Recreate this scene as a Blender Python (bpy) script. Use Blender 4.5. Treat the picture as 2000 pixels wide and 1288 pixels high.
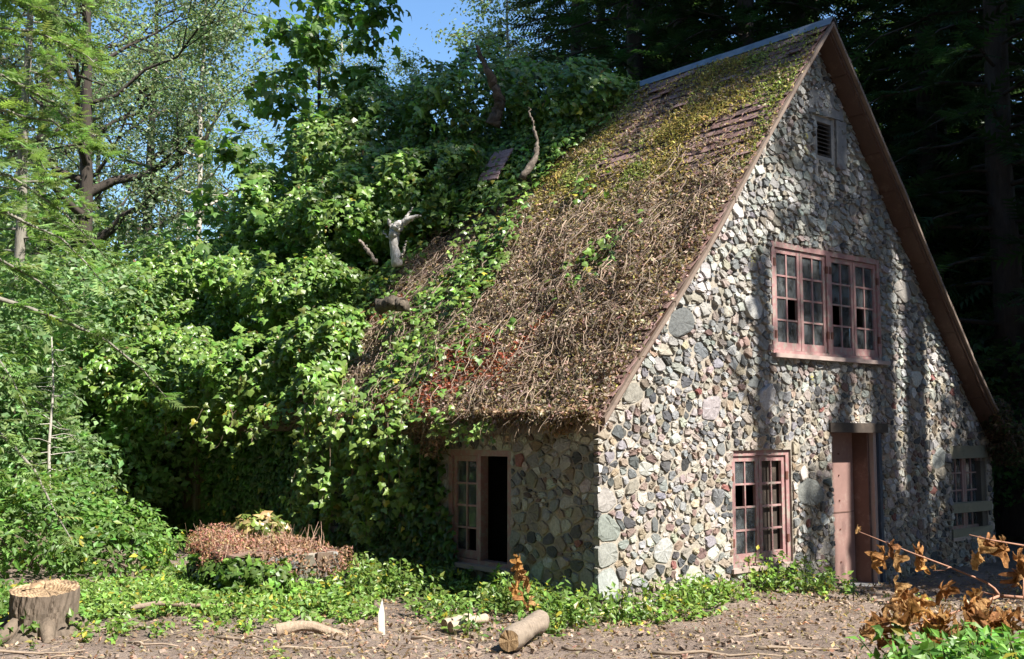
import bpy, math, random
import numpy as np
from mathutils import Vector

# ------------------------------------------------------------------ scene, camera, sky, sun, exposure
for o in list(bpy.data.objects): bpy.data.objects.remove(o)
sc = bpy.context.scene
COL = sc.collection
sc.render.engine = 'CYCLES'
sc.cycles.max_bounces = 6; sc.cycles.diffuse_bounces = 3; sc.cycles.glossy_bounces = 2
sc.cycles.transmission_bounces = 3; sc.cycles.transparent_max_bounces = 6
sc.cycles.use_denoising = True
sc.view_settings.view_transform = 'Standard'; sc.view_settings.look = 'None'
sc.view_settings.exposure = 1.4; sc.view_settings.gamma = 1.0
sc.view_settings.use_curve_mapping = False

FPX = 2120.0
YAW, PITCH = math.radians(50.1), math.radians(5.42)
CAM = np.array([-8.4057, -8.5691, 1.9])
FWD = np.array([math.cos(YAW)*math.cos(PITCH), math.sin(YAW)*math.cos(PITCH), math.sin(PITCH)])
RGT = np.array([math.sin(YAW), -math.cos(YAW), 0.0])
UPV = np.cross(RGT, FWD)
cam_d = bpy.data.cameras.new('camera'); cam = bpy.data.objects.new('camera', cam_d); COL.objects.link(cam)
cam.location = CAM
cam.rotation_euler = Vector(FWD).to_track_quat('-Z', 'Y').to_euler()
cam_d.sensor_width = 36.0; cam_d.lens = FPX/2000*36.0; cam_d.clip_end = 900; cam_d.clip_start = .1
sc.camera = cam

SUN = np.array([.22, -1.0, 1.18]); SUN /= np.linalg.norm(SUN)
world = bpy.data.worlds.new('World'); sc.world = world; world.use_nodes = True
wn = world.node_tree.nodes; wl = world.node_tree.links
sky = wn.new('ShaderNodeTexSky'); sky.sky_type = 'NISHITA'; sky.sun_disc = False
sky.sun_elevation = math.asin(SUN[2]); sky.sun_rotation = math.atan2(SUN[0], SUN[1])
sky.air_density = 1.0; sky.dust_density = .3; sky.ozone_density = 2.0
hs = wn.new('ShaderNodeHueSaturation'); hs.inputs['Saturation'].default_value = 1.15
wl.new(sky.outputs[0], hs.inputs['Color']); wl.new(hs.outputs[0], wn['Background'].inputs[0]); wn['Background'].inputs[1].default_value = .095
sd = bpy.data.lights.new('sun', 'SUN'); sd.energy = 5.0; sd.angle = math.radians(.53); sd.color = (1, .95, .86)
so = bpy.data.objects.new('sun', sd); COL.objects.link(so); so.location = (5, -20, 30)
so.rotation_euler = Vector(SUN).to_track_quat('Z', 'Y').to_euler()

# ------------------------------------------------------------------ helpers
rng = np.random.default_rng(7)
random.seed(7)

def spot(px, py, depth):
    """world point at a viewing depth in metres"""
    return CAM + (FWD + RGT*(px-1000)/FPX - UPV*(py-644)/FPX)*depth

def gspot(px, depth):
    p = spot(px, 845, depth); return np.array([p[0], p[1], 0.0])

def norm(a): return a/np.maximum(np.linalg.norm(a, axis=-1, keepdims=True), 1e-9)

_WB = {}
def wob(p, s, seed=0):
    """cheap smooth noise in -1..1 for arrays of points"""
    p = np.asarray(p, float)*s; key = (seed, p.shape[-1])
    if key not in _WB:
        r = np.random.default_rng(seed+100); D = []
        for k in range(5):
            d = r.normal(size=p.shape[-1]); d /= np.linalg.norm(d); D.append((d*(1+.6*k), r.uniform(0, 6.28), 1/(1+.35*k)/2.6))
        _WB[key] = D
    o = np.zeros(p.shape[:-1])
    for d, ph, a in _WB[key]: o += np.sin(p@d+ph)*a
    return o

def mat(name): return bpy.data.materials[name]

def np_mesh(name, V, F, material, parent=None, col=None, smooth=False, loc=None):
    V = np.asarray(V, np.float32); F = np.asarray(F, np.int32)
    k = F.shape[1]; m = len(F)
    me = bpy.data.meshes.new(name)
    me.vertices.add(len(V)); me.vertices.foreach_set('co', V.ravel())
    me.loops.add(m*k); me.loops.foreach_set('vertex_index', F.ravel())
    me.polygons.add(m); me.polygons.foreach_set('loop_start', np.arange(0, m*k, k, dtype=np.int32))
    if smooth: me.polygons.foreach_set('use_smooth', np.ones(m, bool))
    else: me.polygons.foreach_set('use_smooth', np.zeros(m, bool))
    me.update(calc_edges=True)
    if col is not None:
        a = me.attributes.new('col', 'FLOAT_COLOR', 'FACE')
        c = np.ones((m, 4), np.float32); c[:, :3] = col
        a.data.foreach_set('color', c.ravel())
    if isinstance(material, str): material = mat(material)
    me.materials.append(material)
    o = bpy.data.objects.new(name, me); COL.objects.link(o)
    if parent is not None: o.parent = parent
    if loc is not None: o.location = loc
    return o

def empty(name, loc=(0, 0, 0)):
    o = bpy.data.objects.new(name, None); COL.objects.link(o); o.location = loc; o.empty_display_size = .2
    return o

def tag(o, label=None, cat=None, group=None, kind=None):
    if label: o['label'] = label
    if cat: o['category'] = cat
    if group: o['group'] = group
    if kind: o['kind'] = kind
    return o

def copy_tree(o, parent=None):
    c = o.copy(); COL.objects.link(c); c.parent = parent
    for ch in list(o.children): copy_tree(ch, c)
    return c

class Geo:
    """collects triangles with a colour each"""
    def __init__(s): s.V = []; s.F = []; s.C = []; s.n = 0
    def add(s, V, F, c=(.5, .5, .5)):
        V = np.asarray(V, float); F = np.asarray(F, int)
        if len(V) == 0: return
        s.V.append(V); s.F.append(F+s.n); s.n += len(V)
        c = np.asarray(c, float)
        s.C.append(np.broadcast_to(c, (len(F), 3)) if c.ndim == 1 else c)
    def box(s, a, b, c=(.5, .5, .5), jit=0):
        (x0, y0, z0), (x1, y1, z1) = a, b
        V = np.array([[x0,y0,z0],[x1,y0,z0],[x1,y1,z0],[x0,y1,z0],[x0,y0,z1],[x1,y0,z1],[x1,y1,z1],[x0,y1,z1]], float)
        if jit: V = V+rng.uniform(-jit, jit, V.shape)
        s.add(V, BOXF, c)
    def quad(s, p, c=(.5, .5, .5)): s.add(p, [[0,1,2],[0,2,3]], c)
    def tube(s, pts, rad, sides=6, c=(.5, .5, .5), cap=True):
        V, F = tube(pts, rad, sides, cap); s.add(V, F, c)
    def build(s, name, material, parent=None, smooth=False, loc=None):
        V = np.concatenate(s.V); F = np.concatenate(s.F); C = np.concatenate(s.C)
        if loc is not None: V = V-np.asarray(loc)
        return np_mesh(name, V, F, material, parent, C, smooth, loc)
BOXF = np.array([[0,2,1],[0,3,2],[4,5,6],[4,6,7],[0,1,5],[0,5,4],[1,2,6],[1,6,5],[2,3,7],[2,7,6],[3,0,4],[3,4,7]])

def tube(pts, rad, sides=6, cap=True):
    P = np.asarray(pts, float); n = len(P); rad = np.broadcast_to(np.asarray(rad, float), (n,))
    T = norm(np.gradient(P, axis=0))
    ref = np.array([0, 0, 1.]) if abs(T[0][2]) < .9 else np.array([1., 0, 0])
    A = norm(np.cross(T, ref)); B = np.cross(T, A)
    th = np.linspace(0, 2*np.pi, sides, endpoint=False)
    V = P[:, None]+rad[:, None, None]*(A[:, None]*np.cos(th)[None, :, None]+B[:, None]*np.sin(th)[None, :, None])
    V = V.reshape(-1, 3); F = []
    i = np.arange(n-1)[:, None]*sides; j = np.arange(sides)[None]; j2 = (j+1) % sides
    F.append(np.stack([i+j, i+j2, i+sides+j2], -1).reshape(-1, 3)); F.append(np.stack([i+j, i+sides+j2, i+sides+j], -1).reshape(-1, 3))
    if cap:
        V = np.concatenate([V, P[:1], P[-1:]]); c0 = n*sides; jj = np.arange(sides); jn = (jj+1) % sides
        F.append(np.stack([jn, jj, np.full(sides, c0)], -1)); F.append(np.stack([(n-1)*sides+jj, (n-1)*sides+jn, np.full(sides, c0+1)], -1))
    return V, np.concatenate(F)

# leaf templates: stem at origin, tip along +y, face up +z
def fan(ring, centre):
    n = len(ring); V = np.array(ring+[centre], float)
    return V, np.array([[i, (i+1) % n, n] for i in range(n)])
IVY = fan([(0,0,0),(.3,-.14,-.05),(.52,.22,-.1),(.27,.42,-.03),(0,1,-.12),(-.27,.42,-.03),(-.52,.22,-.1),(-.3,-.14,-.05)], (0,.3,.06))
OVATE = (np.array([(0,0,0),(.27,.38,.08),(0,1,-.08),(-.27,.38,.08),(0,.45,-.02)], float), np.array([[0,1,4],[1,2,4],[2,3,4],[3,0,4]]))
DIAM = (np.array([(0,0,0),(.3,.45,.08),(0,1,-.05),(-.3,.45,.08)], float), np.array([[0,1,2],[0,2,3]]))
MAPLE = fan([(0,0,0),(.33,-.1,-.1),(.3,.14,.02),(.62,.36,-.16),(.3,.46,.0),(.24,.62,-.02),(0,1,-.2),(-.24,.62,-.02),(-.3,.46,.0),(-.62,.36,-.16),(-.3,.14,.02),(-.33,-.1,-.1)], (0,.3,.08))
_fv, _ff = [], []
for _k in range(6):
    _y = _k/6.; _l = .32*(1-.55*_y)
    for _s in (-1, 1):
        _b = len(_fv); _fv += [(0,_y-.02,0),(0,_y+.12,0),(_s*_l,_y+.24,-.06)]; _ff.append((_b,_b+1,_b+2) if _s > 0 else (_b+1,_b,_b+2))
_b = len(_fv); _fv += [(-.02,0,0),(.02,0,0),(0,1.05,-.04)]; _ff.append((_b,_b+1,_b+2))
FROND = (np.array(_fv, float), np.array(_ff))
CURL = (np.array([(0,0,0),(.22,.3,.18),(.05,.62,.32),(-.18,.35,.05),(.1,1.0,.1)], float), np.array([[0,1,3],[1,2,3],[1,4,2]]))

def scatter(T, P, N, S, tip=None, r=rng, tipmix=1.0):
    TV, TF = T; P = np.asarray(P, float); n = len(P)
    N = norm(np.asarray(N, float))
    d = r.normal(size=(n, 3))
    if tip is not None: d = d*(1-tipmix)+np.asarray(tip, float)*tipmix+d*.35*tipmix
    d = d-N*np.sum(d*N, -1, keepdims=True); Y = norm(d); X = np.cross(Y, N)
    S = np.broadcast_to(np.asarray(S, float), (n,))[:, None, None]
    flat = r.uniform(.6, 1.5, (n, 1, 1))
    V = P[:, None]+S*(TV[None, :, :1]*X[:, None]+TV[None, :, 1:2]*Y[:, None]+flat*TV[None, :, 2:]*N[:, None])
    F = TF[None]+(np.arange(n)*len(TV))[:, None, None]
    return V.reshape(-1, 3), F.reshape(-1, 3)

def leafcols(n, base, r=rng, dv=.25, yellow=.0, ycol=(.34, .3, .04)):
    c = np.array(base)[None]*np.exp(r.normal(0, dv, (n, 1)))*np.exp(r.normal(0, .09, (n, 3)))
    if yellow > 0:
        m = r.random(n) < yellow; c[m] = np.array(ycol)*np.exp(r.normal(0, .25, (m.sum(), 1)))
    return np.clip(c, .005, .8)

def leaf_geo(g, T, P, N, S, base, tip=None, tipmix=.6, r=rng, dv=.25, yellow=0, ycol=(.34, .3, .04), cols=None):
    V, F = scatter(T, P, N, S, tip, r, tipmix)
    c = leafcols(len(P), base, r, dv, yellow, ycol) if cols is None else cols
    g.add(V, F, np.repeat(c, len(T[1]), 0))

# ------------------------------------------------------------------ materials
def new_mat(name):
    m = bpy.data.materials.new(name); m.use_nodes = True
    return m, m.node_tree.nodes, m.node_tree.links, m.node_tree.nodes['Principled BSDF']

def nz(n, l, scale, detail=4, rough=.6, coord='Object', vec=None):
    t = n.new('ShaderNodeTexNoise'); t.inputs['Scale'].default_value = scale; t.inputs['Detail'].default_value = detail
    t.inputs['Roughness'].default_value = rough
    if vec is None:
        g = n.new('ShaderNodeNewGeometry'); vec = g.outputs['Position']
    l.new(vec, t.inputs['Vector']); return t

def ramp(n, l, src, stops):
    r = n.new('ShaderNodeValToRGB'); e = r.color_ramp.elements
    while len(e) < len(stops): e.new(.5)
    for k, (p, c) in enumerate(stops): e[k].position = p; e[k].color = (*c, 1) if len(c) == 3 else c
    l.new(src, r.inputs[0]); return r

def bump(n, l, src, b, strength=.5, dist=.02):
    u = n.new('ShaderNodeBump'); u.inputs['Strength'].default_value = strength; u.inputs['Distance'].default_value = dist
    l.new(src, u.inputs['Height']); l.new(u.outputs[0], b.inputs['Normal'])

def mulcol(n, l, a, b, fac=1.0, mode='MULTIPLY'):
    m = n.new('ShaderNodeMix'); m.data_type = 'RGBA'; m.blend_type = mode; m.inputs[0].default_value = fac
    l.new(a, m.inputs[6]); l.new(b, m.inputs[7]); return m.outputs[2]

def attr(n):
    a = n.new('ShaderNodeAttribute'); a.attribute_name = 'col'; return a.outputs['Color']

def leaf_mat(name, trans=.35, rough=.42, spec=.45):
    m, n, l, b = new_mat(name); c = attr(n)
    l.new(c, b.inputs['Base Color']); b.inputs['Roughness'].default_value = rough
    b.inputs['Specular IOR Level'].default_value = spec
    t = n.new('ShaderNodeBsdfTranslucent')
    k = n.new('ShaderNodeMix'); k.data_type = 'RGBA'; k.blend_type = 'MULTIPLY'; k.inputs[0].default_value = 1
    k.inputs[7].default_value = (1.35, 1.45, .75, 1); l.new(c, k.inputs[6]); l.new(k.outputs[2], t.inputs[0])
    x = n.new('ShaderNodeMixShader'); x.inputs[0].default_value = trans
    l.new(b.outputs[0], x.inputs[1]); l.new(t.outputs[0], x.inputs[2]); l.new(x.outputs[0], n['Material Output'].inputs[0])
leaf_mat('ivy_leaf', .3, .38, .5); leaf_mat('tree_leaf', .42, .45, .4); leaf_mat('needle_leaf', .4, .55, .25)
leaf_mat('dry_leaf', .38, .6, .2); leaf_mat('moss_blade', .25, .8, .1); leaf_mat('weed_leaf', .35, .4, .4)

def col_mat(name, rough=.85, nscale=30., lo=.6, hi=1.3, bstr=.5, bdist=.01, det=5, stretch=None, spec=.3):
    m, n, l, b = new_mat(name)
    g = n.new('ShaderNodeNewGeometry'); vec = g.outputs['Position']
    if stretch:
        mp = n.new('ShaderNodeMapping'); mp.inputs['Scale'].default_value = stretch; l.new(vec, mp.inputs[0]); vec = mp.outputs[0]
    t = nz(n, l, nscale, det, .65, vec=vec)
    r = ramp(n, l, t.outputs[0], [(.25, (lo,)*3), (.75, (hi,)*3)])
    l.new(mulcol(n, l, attr(n), r.outputs[0]), b.inputs['Base Color'])
    b.inputs['Roughness'].default_value = rough; b.inputs['Specular IOR Level'].default_value = spec
    bump(n, l, t.outputs[0], b, bstr, bdist); return m, n, l, b
col_mat('bark', .9, 14, .55, 1.35, .8, .03, stretch=(1, 1, .25))
col_mat('twig', .85, 40, .7, 1.25, .3, .005)
col_mat('roof_shingle', .9, 22, .55, 1.35, .5, .01)
col_mat('plain_wood', .75, 18, .6, 1.25, .35, .006, stretch=(6, 6, .6))
col_mat('deadwood', .85, 12, .6, 1.2, .7, .02, stretch=(3, 3, 1))
m, n, l, b = new_mat('maple_dry'); t = nz(n, l, 38, 5, .7); t3 = nz(n, l, 9, 4, .6)
rr = ramp(n, l, t.outputs[0], [(.3, (.45, .4, .35)), (.7, (1.35, 1.3, 1.25))]); r4 = ramp(n, l, t3.outputs[0], [(.35, (.55, .5, .45)), (.62, (1.15, 1.15, 1.15))])
cc_ = mulcol(n, l, mulcol(n, l, attr(n), rr.outputs[0]), r4.outputs[0]); l.new(cc_, b.inputs['Base Color']); b.inputs['Roughness'].default_value = .75; b.inputs['Specular IOR Level'].default_value = .15; bump(n, l, t.outputs[0], b, .9, .012)
tl = n.new('ShaderNodeBsdfTranslucent'); l.new(cc_, tl.inputs[0]); mx = n.new('ShaderNodeMixShader'); mx.inputs[0].default_value = .4; l.new(b.outputs[0], mx.inputs[1]); l.new(tl.outputs[0], mx.inputs[2]); l.new(mx.outputs[0], n['Material Output'].inputs[0])
m, n, l, b = new_mat('cut_wood'); tc = n.new('ShaderNodeTexCoord'); wv = n.new('ShaderNodeTexWave'); wv.wave_type = 'RINGS'; wv.rings_direction = 'Z'; wv.inputs['Scale'].default_value = 9; wv.inputs['Distortion'].default_value = 3.5; wv.inputs['Detail'].default_value = 3; l.new(tc.outputs['Object'], wv.inputs['Vector'])
t = nz(n, l, 7, 6, .7); r1 = ramp(n, l, wv.outputs[0], [(.2, (.2, .13, .075)), (.7, (.38, .27, .16))]); r2 = ramp(n, l, t.outputs[0], [(.36, (.25, .2, .17)), (.52, (1, 1, 1)), (.75, (1.2, 1.15, 1.1))])
l.new(mulcol(n, l, r1.outputs[0], r2.outputs[0]), b.inputs['Base Color']); b.inputs['Roughness'].default_value = .9; bump(n, l, t.outputs[0], b, .8, .02)
# stone: own colour, fine grain, lichen spots
m, n, l, b = col_mat('stone', .88, 34, .62, 1.3, .55, .012)
pal = nz(n, l, 9, 3, .5); bs = n['Principled BSDF'].inputs['Base Color'].links[0].from_socket
lich = nz(n, l, 2.1, 6, .72); lr = ramp(n, l, lich.outputs[0], [(.655, (0, 0, 0)), (.70, (1, 1, 1))])
lc = n.new('ShaderNodeMix'); lc.data_type = 'RGBA'; lc.blend_type = 'MIX'; l.new(lr.outputs[0], lc.inputs[0]); l.new(bs, lc.inputs[6])
lc.inputs[7].default_value = (.36, .33, .07, 1); l.new(lc.outputs[2], n['Principled BSDF'].inputs['Base Color'])
# mortar
m, n, l, b = new_mat('mortar'); t = nz(n, l, 18, 6, .7); r = ramp(n, l, t.outputs[0], [(.3, (.22, .19, .155)), (.7, (.4, .36, .3))])
l.new(r.outputs[0], b.inputs['Base Color']); b.inputs['Roughness'].default_value = .95; bump(n, l, t.outputs[0], b, .8, .02)
# weathered pink paint, dusty bare patches
def paint(name, c1, c2, nsc=7, rough=.65, thr=(.55, .66)):
    m, n, l, b = new_mat(name); t = nz(n, l, nsc, 7, .72); r = ramp(n, l, t.outputs[0], [(.3, tuple(x*.85 for x in c1)), (thr[0], c1), (thr[1], c2)])
    l.new(r.outputs[0], b.inputs['Base Color']); b.inputs['Roughness'].default_value = rough; bump(n, l, t.outputs[0], b, .3, .006)
paint('pink_paint', (.32, .175, .17), (.3, .25, .215), 13, thr=(.5, .57))
paint('sill_paint', (.38, .29, .26), (.3, .27, .22), 9)
paint('door_paint', (.25, .15, .13), (.31, .225, .19), 4, .6)
paint('jamb_brown', (.13, .07, .055), (.19, .12, .1), 6)
paint('post_dark', (.035, .05, .08), (.07, .08, .1), 8)
paint('soffit_wood', (.085, .047, .033), (.12, .075, .055), 5)
paint('rake_wood', (.2, .15, .12), (.1, .075, .06), 4)
paint('lintel_wood', (.05, .038, .03), (.09, .068, .052), 6)
paint('slab_concrete', (.2, .2, .2), (.3, .29, .27), 5)
paint('plank_wood', (.22, .205, .15), (.15, .14, .1), 5)
paint('wall_board', (.13, .095, .05), (.08, .065, .04), 3)
paint('interior_plaster', (.08, .07, .06), (.12, .1, .08), 2)
paint('stake_wood', (.75, .72, .62), (.62, .55, .42), 5)
m, n, l, b = new_mat('ridge_metal'); t = nz(n, l, 5, 5); r = ramp(n, l, t.outputs[0], [(.3, (.1, .125, .15)), (.7, (.2, .23, .25))])
l.new(r.outputs[0], b.inputs['Base Color']); b.inputs['Metallic'].default_value = .55; b.inputs['Roughness'].default_value = .5
m, n, l, b = new_mat('hinge_iron'); b.inputs['Base Color'].default_value = (.12, .045, .03, 1); b.inputs['Roughness'].default_value = .8
# dusty glass
m, n, l, b = new_mat('dusty_glass'); b.inputs['Base Color'].default_value = (.22, .24, .25, 1); b.inputs['Roughness'].default_value = .9
gl = n.new('ShaderNodeBsdfGlossy'); gl.inputs['Roughness'].default_value = .06; gl.inputs['Color'].default_value = (.8, .9, 1, 1)
tr = n.new('ShaderNodeBsdfTransparent'); tr.inputs[0].default_value = (.8, .85, .85, 1)
fr = n.new('ShaderNodeFresnel'); fr.inputs[0].default_value = 1.5
t = nz(n, l, 7, 6, .7); rr = ramp(n, l, t.outputs[0], [(.35, (.05,)*3), (.75, (.55,)*3)])
m1 = n.new('ShaderNodeMixShader'); l.new(rr.outputs[0], m1.inputs[0]); l.new(tr.outputs[0], m1.inputs[1]); l.new(b.outputs[0], m1.inputs[2])
m2 = n.new('ShaderNodeMixShader'); l.new(fr.outputs[0], m2.inputs[0]); l.new(m1.outputs[0], m2.inputs[1]); l.new(gl.outputs[0], m2.inputs[2])
l.new(m2.outputs[0], n['Material Output'].inputs[0])
# soil
m, n, l, b = new_mat('soil'); t1 = nz(n, l, .9, 6, .65); t2 = nz(n, l, 26, 5, .7)
r1 = ramp(n, l, t1.outputs[0], [(.3, (.13, .093, .07)), (.5, (.235, .175, .14)), (.7, (.33, .255, .205))])
r2 = ramp(n, l, t2.outputs[0], [(.3, (.55,)*3), (.7, (1.35,)*3)])
l.new(mulcol(n, l, r1.outputs[0], r2.outputs[0]), b.inputs['Base Color']); b.inputs['Roughness'].default_value = .95; bump(n, l, t2.outputs[0], b, 1.0, .06)

# ------------------------------------------------------------------ ground
def ground_z(x, y):
    x = np.asarray(x, float); y = np.asarray(y, float)
    p = np.stack([x, y], -1)
    z = .05*wob(p, .7, 1)+.018*wob(p, 3.1, 2)
    z = z-.15*np.clip((x-2.5)/2.5, 0, 1)*np.clip((y+4)/3, 0, 1)
    return z-.02
xs = np.concatenate([[-260, -120, -60, -30, -18], np.linspace(-12, 14, 250), [18, 26, 40, 80, 160, 300]])
ys = np.concatenate([[-200, -80, -30, -16], np.linspace(-11, 16, 250), [20, 28, 40, 80, 160, 320]])
X, Y = np.meshgrid(xs, ys); Z = ground_z(X, Y)
Z = Z+.022*wob(np.stack([X, Y], -1), 9., 3)+.016*wob(np.stack([X, Y], -1), 21., 44)
V = np.stack([X, Y, Z], -1).reshape(-1, 3); nx = len(xs)
i = (np.arange(len(ys)-1)[:, None]*nx+np.arange(nx-1)[None]).ravel()
ground = np_mesh('ground', V, np.stack([i, i+1, i+nx+1, i+nx], -1), 'soil', smooth=True)
tag(ground, kind='structure'); ground['label'] = 'bare brown soil clearing round the stone house'

# ------------------------------------------------------------------ house
house = empty('stone_house', (0, 0, 0))
tag(house, 'derelict stone cottage with steep mossy gable roof and pink windows', 'house')
HL = 11.2; XR = 8.82; XC = 4.2; OV = .3
LP = np.array([(4.2, 7.5), (2.45, 5.33), (1.73, 4.36), (.78, 3.25), (-.25, 2.04)])          # left roof line
RP = np.array([(4.2, 7.5), (5.95, 5.33), (6.65, 4.42), (8.1, 2.6), (9.0, 1.7)])            # right roof line
def roofline(x):
    return np.where(x < XC, np.interp(x, LP[::-1, 0], LP[::-1, 1]), np.interp(x, RP[:, 0], RP[:, 1]))
GH = [(3.14, 5.69, 2.92, 4.39), (2.27, 3.48, .25, 1.68), (4.40, 5.50, -.3, 2.0), (7.56, 8.66, .3, 1.68), (4.2, 4.66, 5.67, 6.27)]   # gable openings
SH = [(1.5, 2.75, .28, 1.68), (5.1, 5.9, .35, 1.6)]

def wall_strip(holes, breaks, top, ymap, thick, name, bottom=-.4):
    """wall with rectangular openings; ymap(u, w, d) -> world point, d depth into the wall"""
    g = Geo(); br = sorted(set(breaks) | {h[0] for h in holes} | {h[1] for h in holes})
    for a, c in zip(br[:-1], br[1:]):
        mid = (a+c)/2; segs = []; lo = bottom
        for h in sorted([h for h in holes if h[0] <= mid <= h[1]], key=lambda h: h[2]):
            segs.append(((lo, lo), (h[2], h[2]))); lo = h[3]
        segs.append(((lo, lo), (float(top(a)), float(top(c)))))
        for (l0, l1), (t0, t1) in segs:
            if t0-l0 < 1e-4 and t1-l1 < 1e-4: continue
            for d in (0, thick):
                q = [ymap(a, l0, d), ymap(c, l1, d), ymap(c, t1, d), ymap(a, t0, d)]
                g.quad(q if d == 0 else q[::-1])
    for (a, c, lo, hi) in holes:
        for p, q in (((a, lo), (a, hi)), ((a, hi), (c, hi)), ((c, hi), (c, lo)), ((c, lo), (a, lo))):
            g.quad([ymap(*p, 0), ymap(*q, 0), ymap(*q, thick), ymap(*p, thick)])
    return g.build(name, 'mortar', house)
gmap = lambda u, w, d: (u, .03+d, w)
smap = lambda u, w, d: (.03+d, u, w)
gwall = lambda u, w, d: (u, -.002+d, w)
swall = lambda u, w, d: (-.002+d, u, w)
gable = wall_strip(GH, [-.002, .78, 1.73, 2.45, 4.2, 5.95, 6.65, 8.1, XR], lambda x: roofline(np.array(x))-.14, gwall, .35, 'gable_wall')
side = wall_strip(SH, [-.002+.012, HL], lambda y: 2.12, swall, .35, 'side_wall')
g = Geo(); g.box((XR-.3, .02, -.4), (XR-.01, HL, 1.45)); g.box((.05, HL-.3, -.4), (XR, HL, 2.0)); g.box((.4, .4, -.2), (XR-.35, HL-.35, -.1)); g.box((.5, 4.2, -.1), (8.4, 4.3, 2.6))
g.build('rear_wall', 'interior_plaster', house)
g = Geo()
for a, c in ((.06, 1.73), (1.73, 4.2), (4.2, 6.65), (6.65, 8.9)):
    pass
np_mesh('attic_floor', *(lambda gg: (np.concatenate(gg.V), np.concatenate(gg.F)))((lambda gg: (gg.box((.38, .38, 2.3), (8.2, HL-.35, 2.4)), gg)[1])(Geo())), 'interior_plaster', house)

# stones: power-diagram cells, every one a domed block
PAL_LOW = [((.30,.31,.33),.2), ((.5,.46,.4),.22), ((.40,.31,.2),.12), ((.13,.14,.155),.14), ((.29,.17,.15),.08), ((.38,.25,.15),.04), ((.34,.09,.075),.012), ((.43,.34,.31),.11), ((.56,.55,.52),.055)]
PAL_UP = [((.34,.36,.345),.4), ((.46,.46,.43),.24), ((.24,.26,.27),.16), ((.40,.36,.28),.11), ((.36,.27,.25),.06), ((.15,.16,.17),.03)]
def pick(pal, r):
    x = r.random(); 
    for c, w in pal:
        x -= w
        if x <= 0: break
    c = np.array(c); c = c*.6+c.mean()*.4*np.array([1.05, 1.0, .93])
    return np.clip(c*.72*math.exp(r.normal(0, .22))*np.exp(r.normal(0, .03, 3)), .03, .5)

def clip_poly(P, nrm, d):
    out = []; s = P@nrm-d; n = len(P)
    for i in range(n):
        j = (i+1) % n
        if s[i] <= 0: out.append(P[i])
        if (s[i] < 0) != (s[j] < 0) and s[i] != s[j]:
            t = s[i]/(s[i]-s[j]); out.append(P[i]+(P[j]-P[i])*t)
    return np.array(out) if len(out) >= 3 else None

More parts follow.
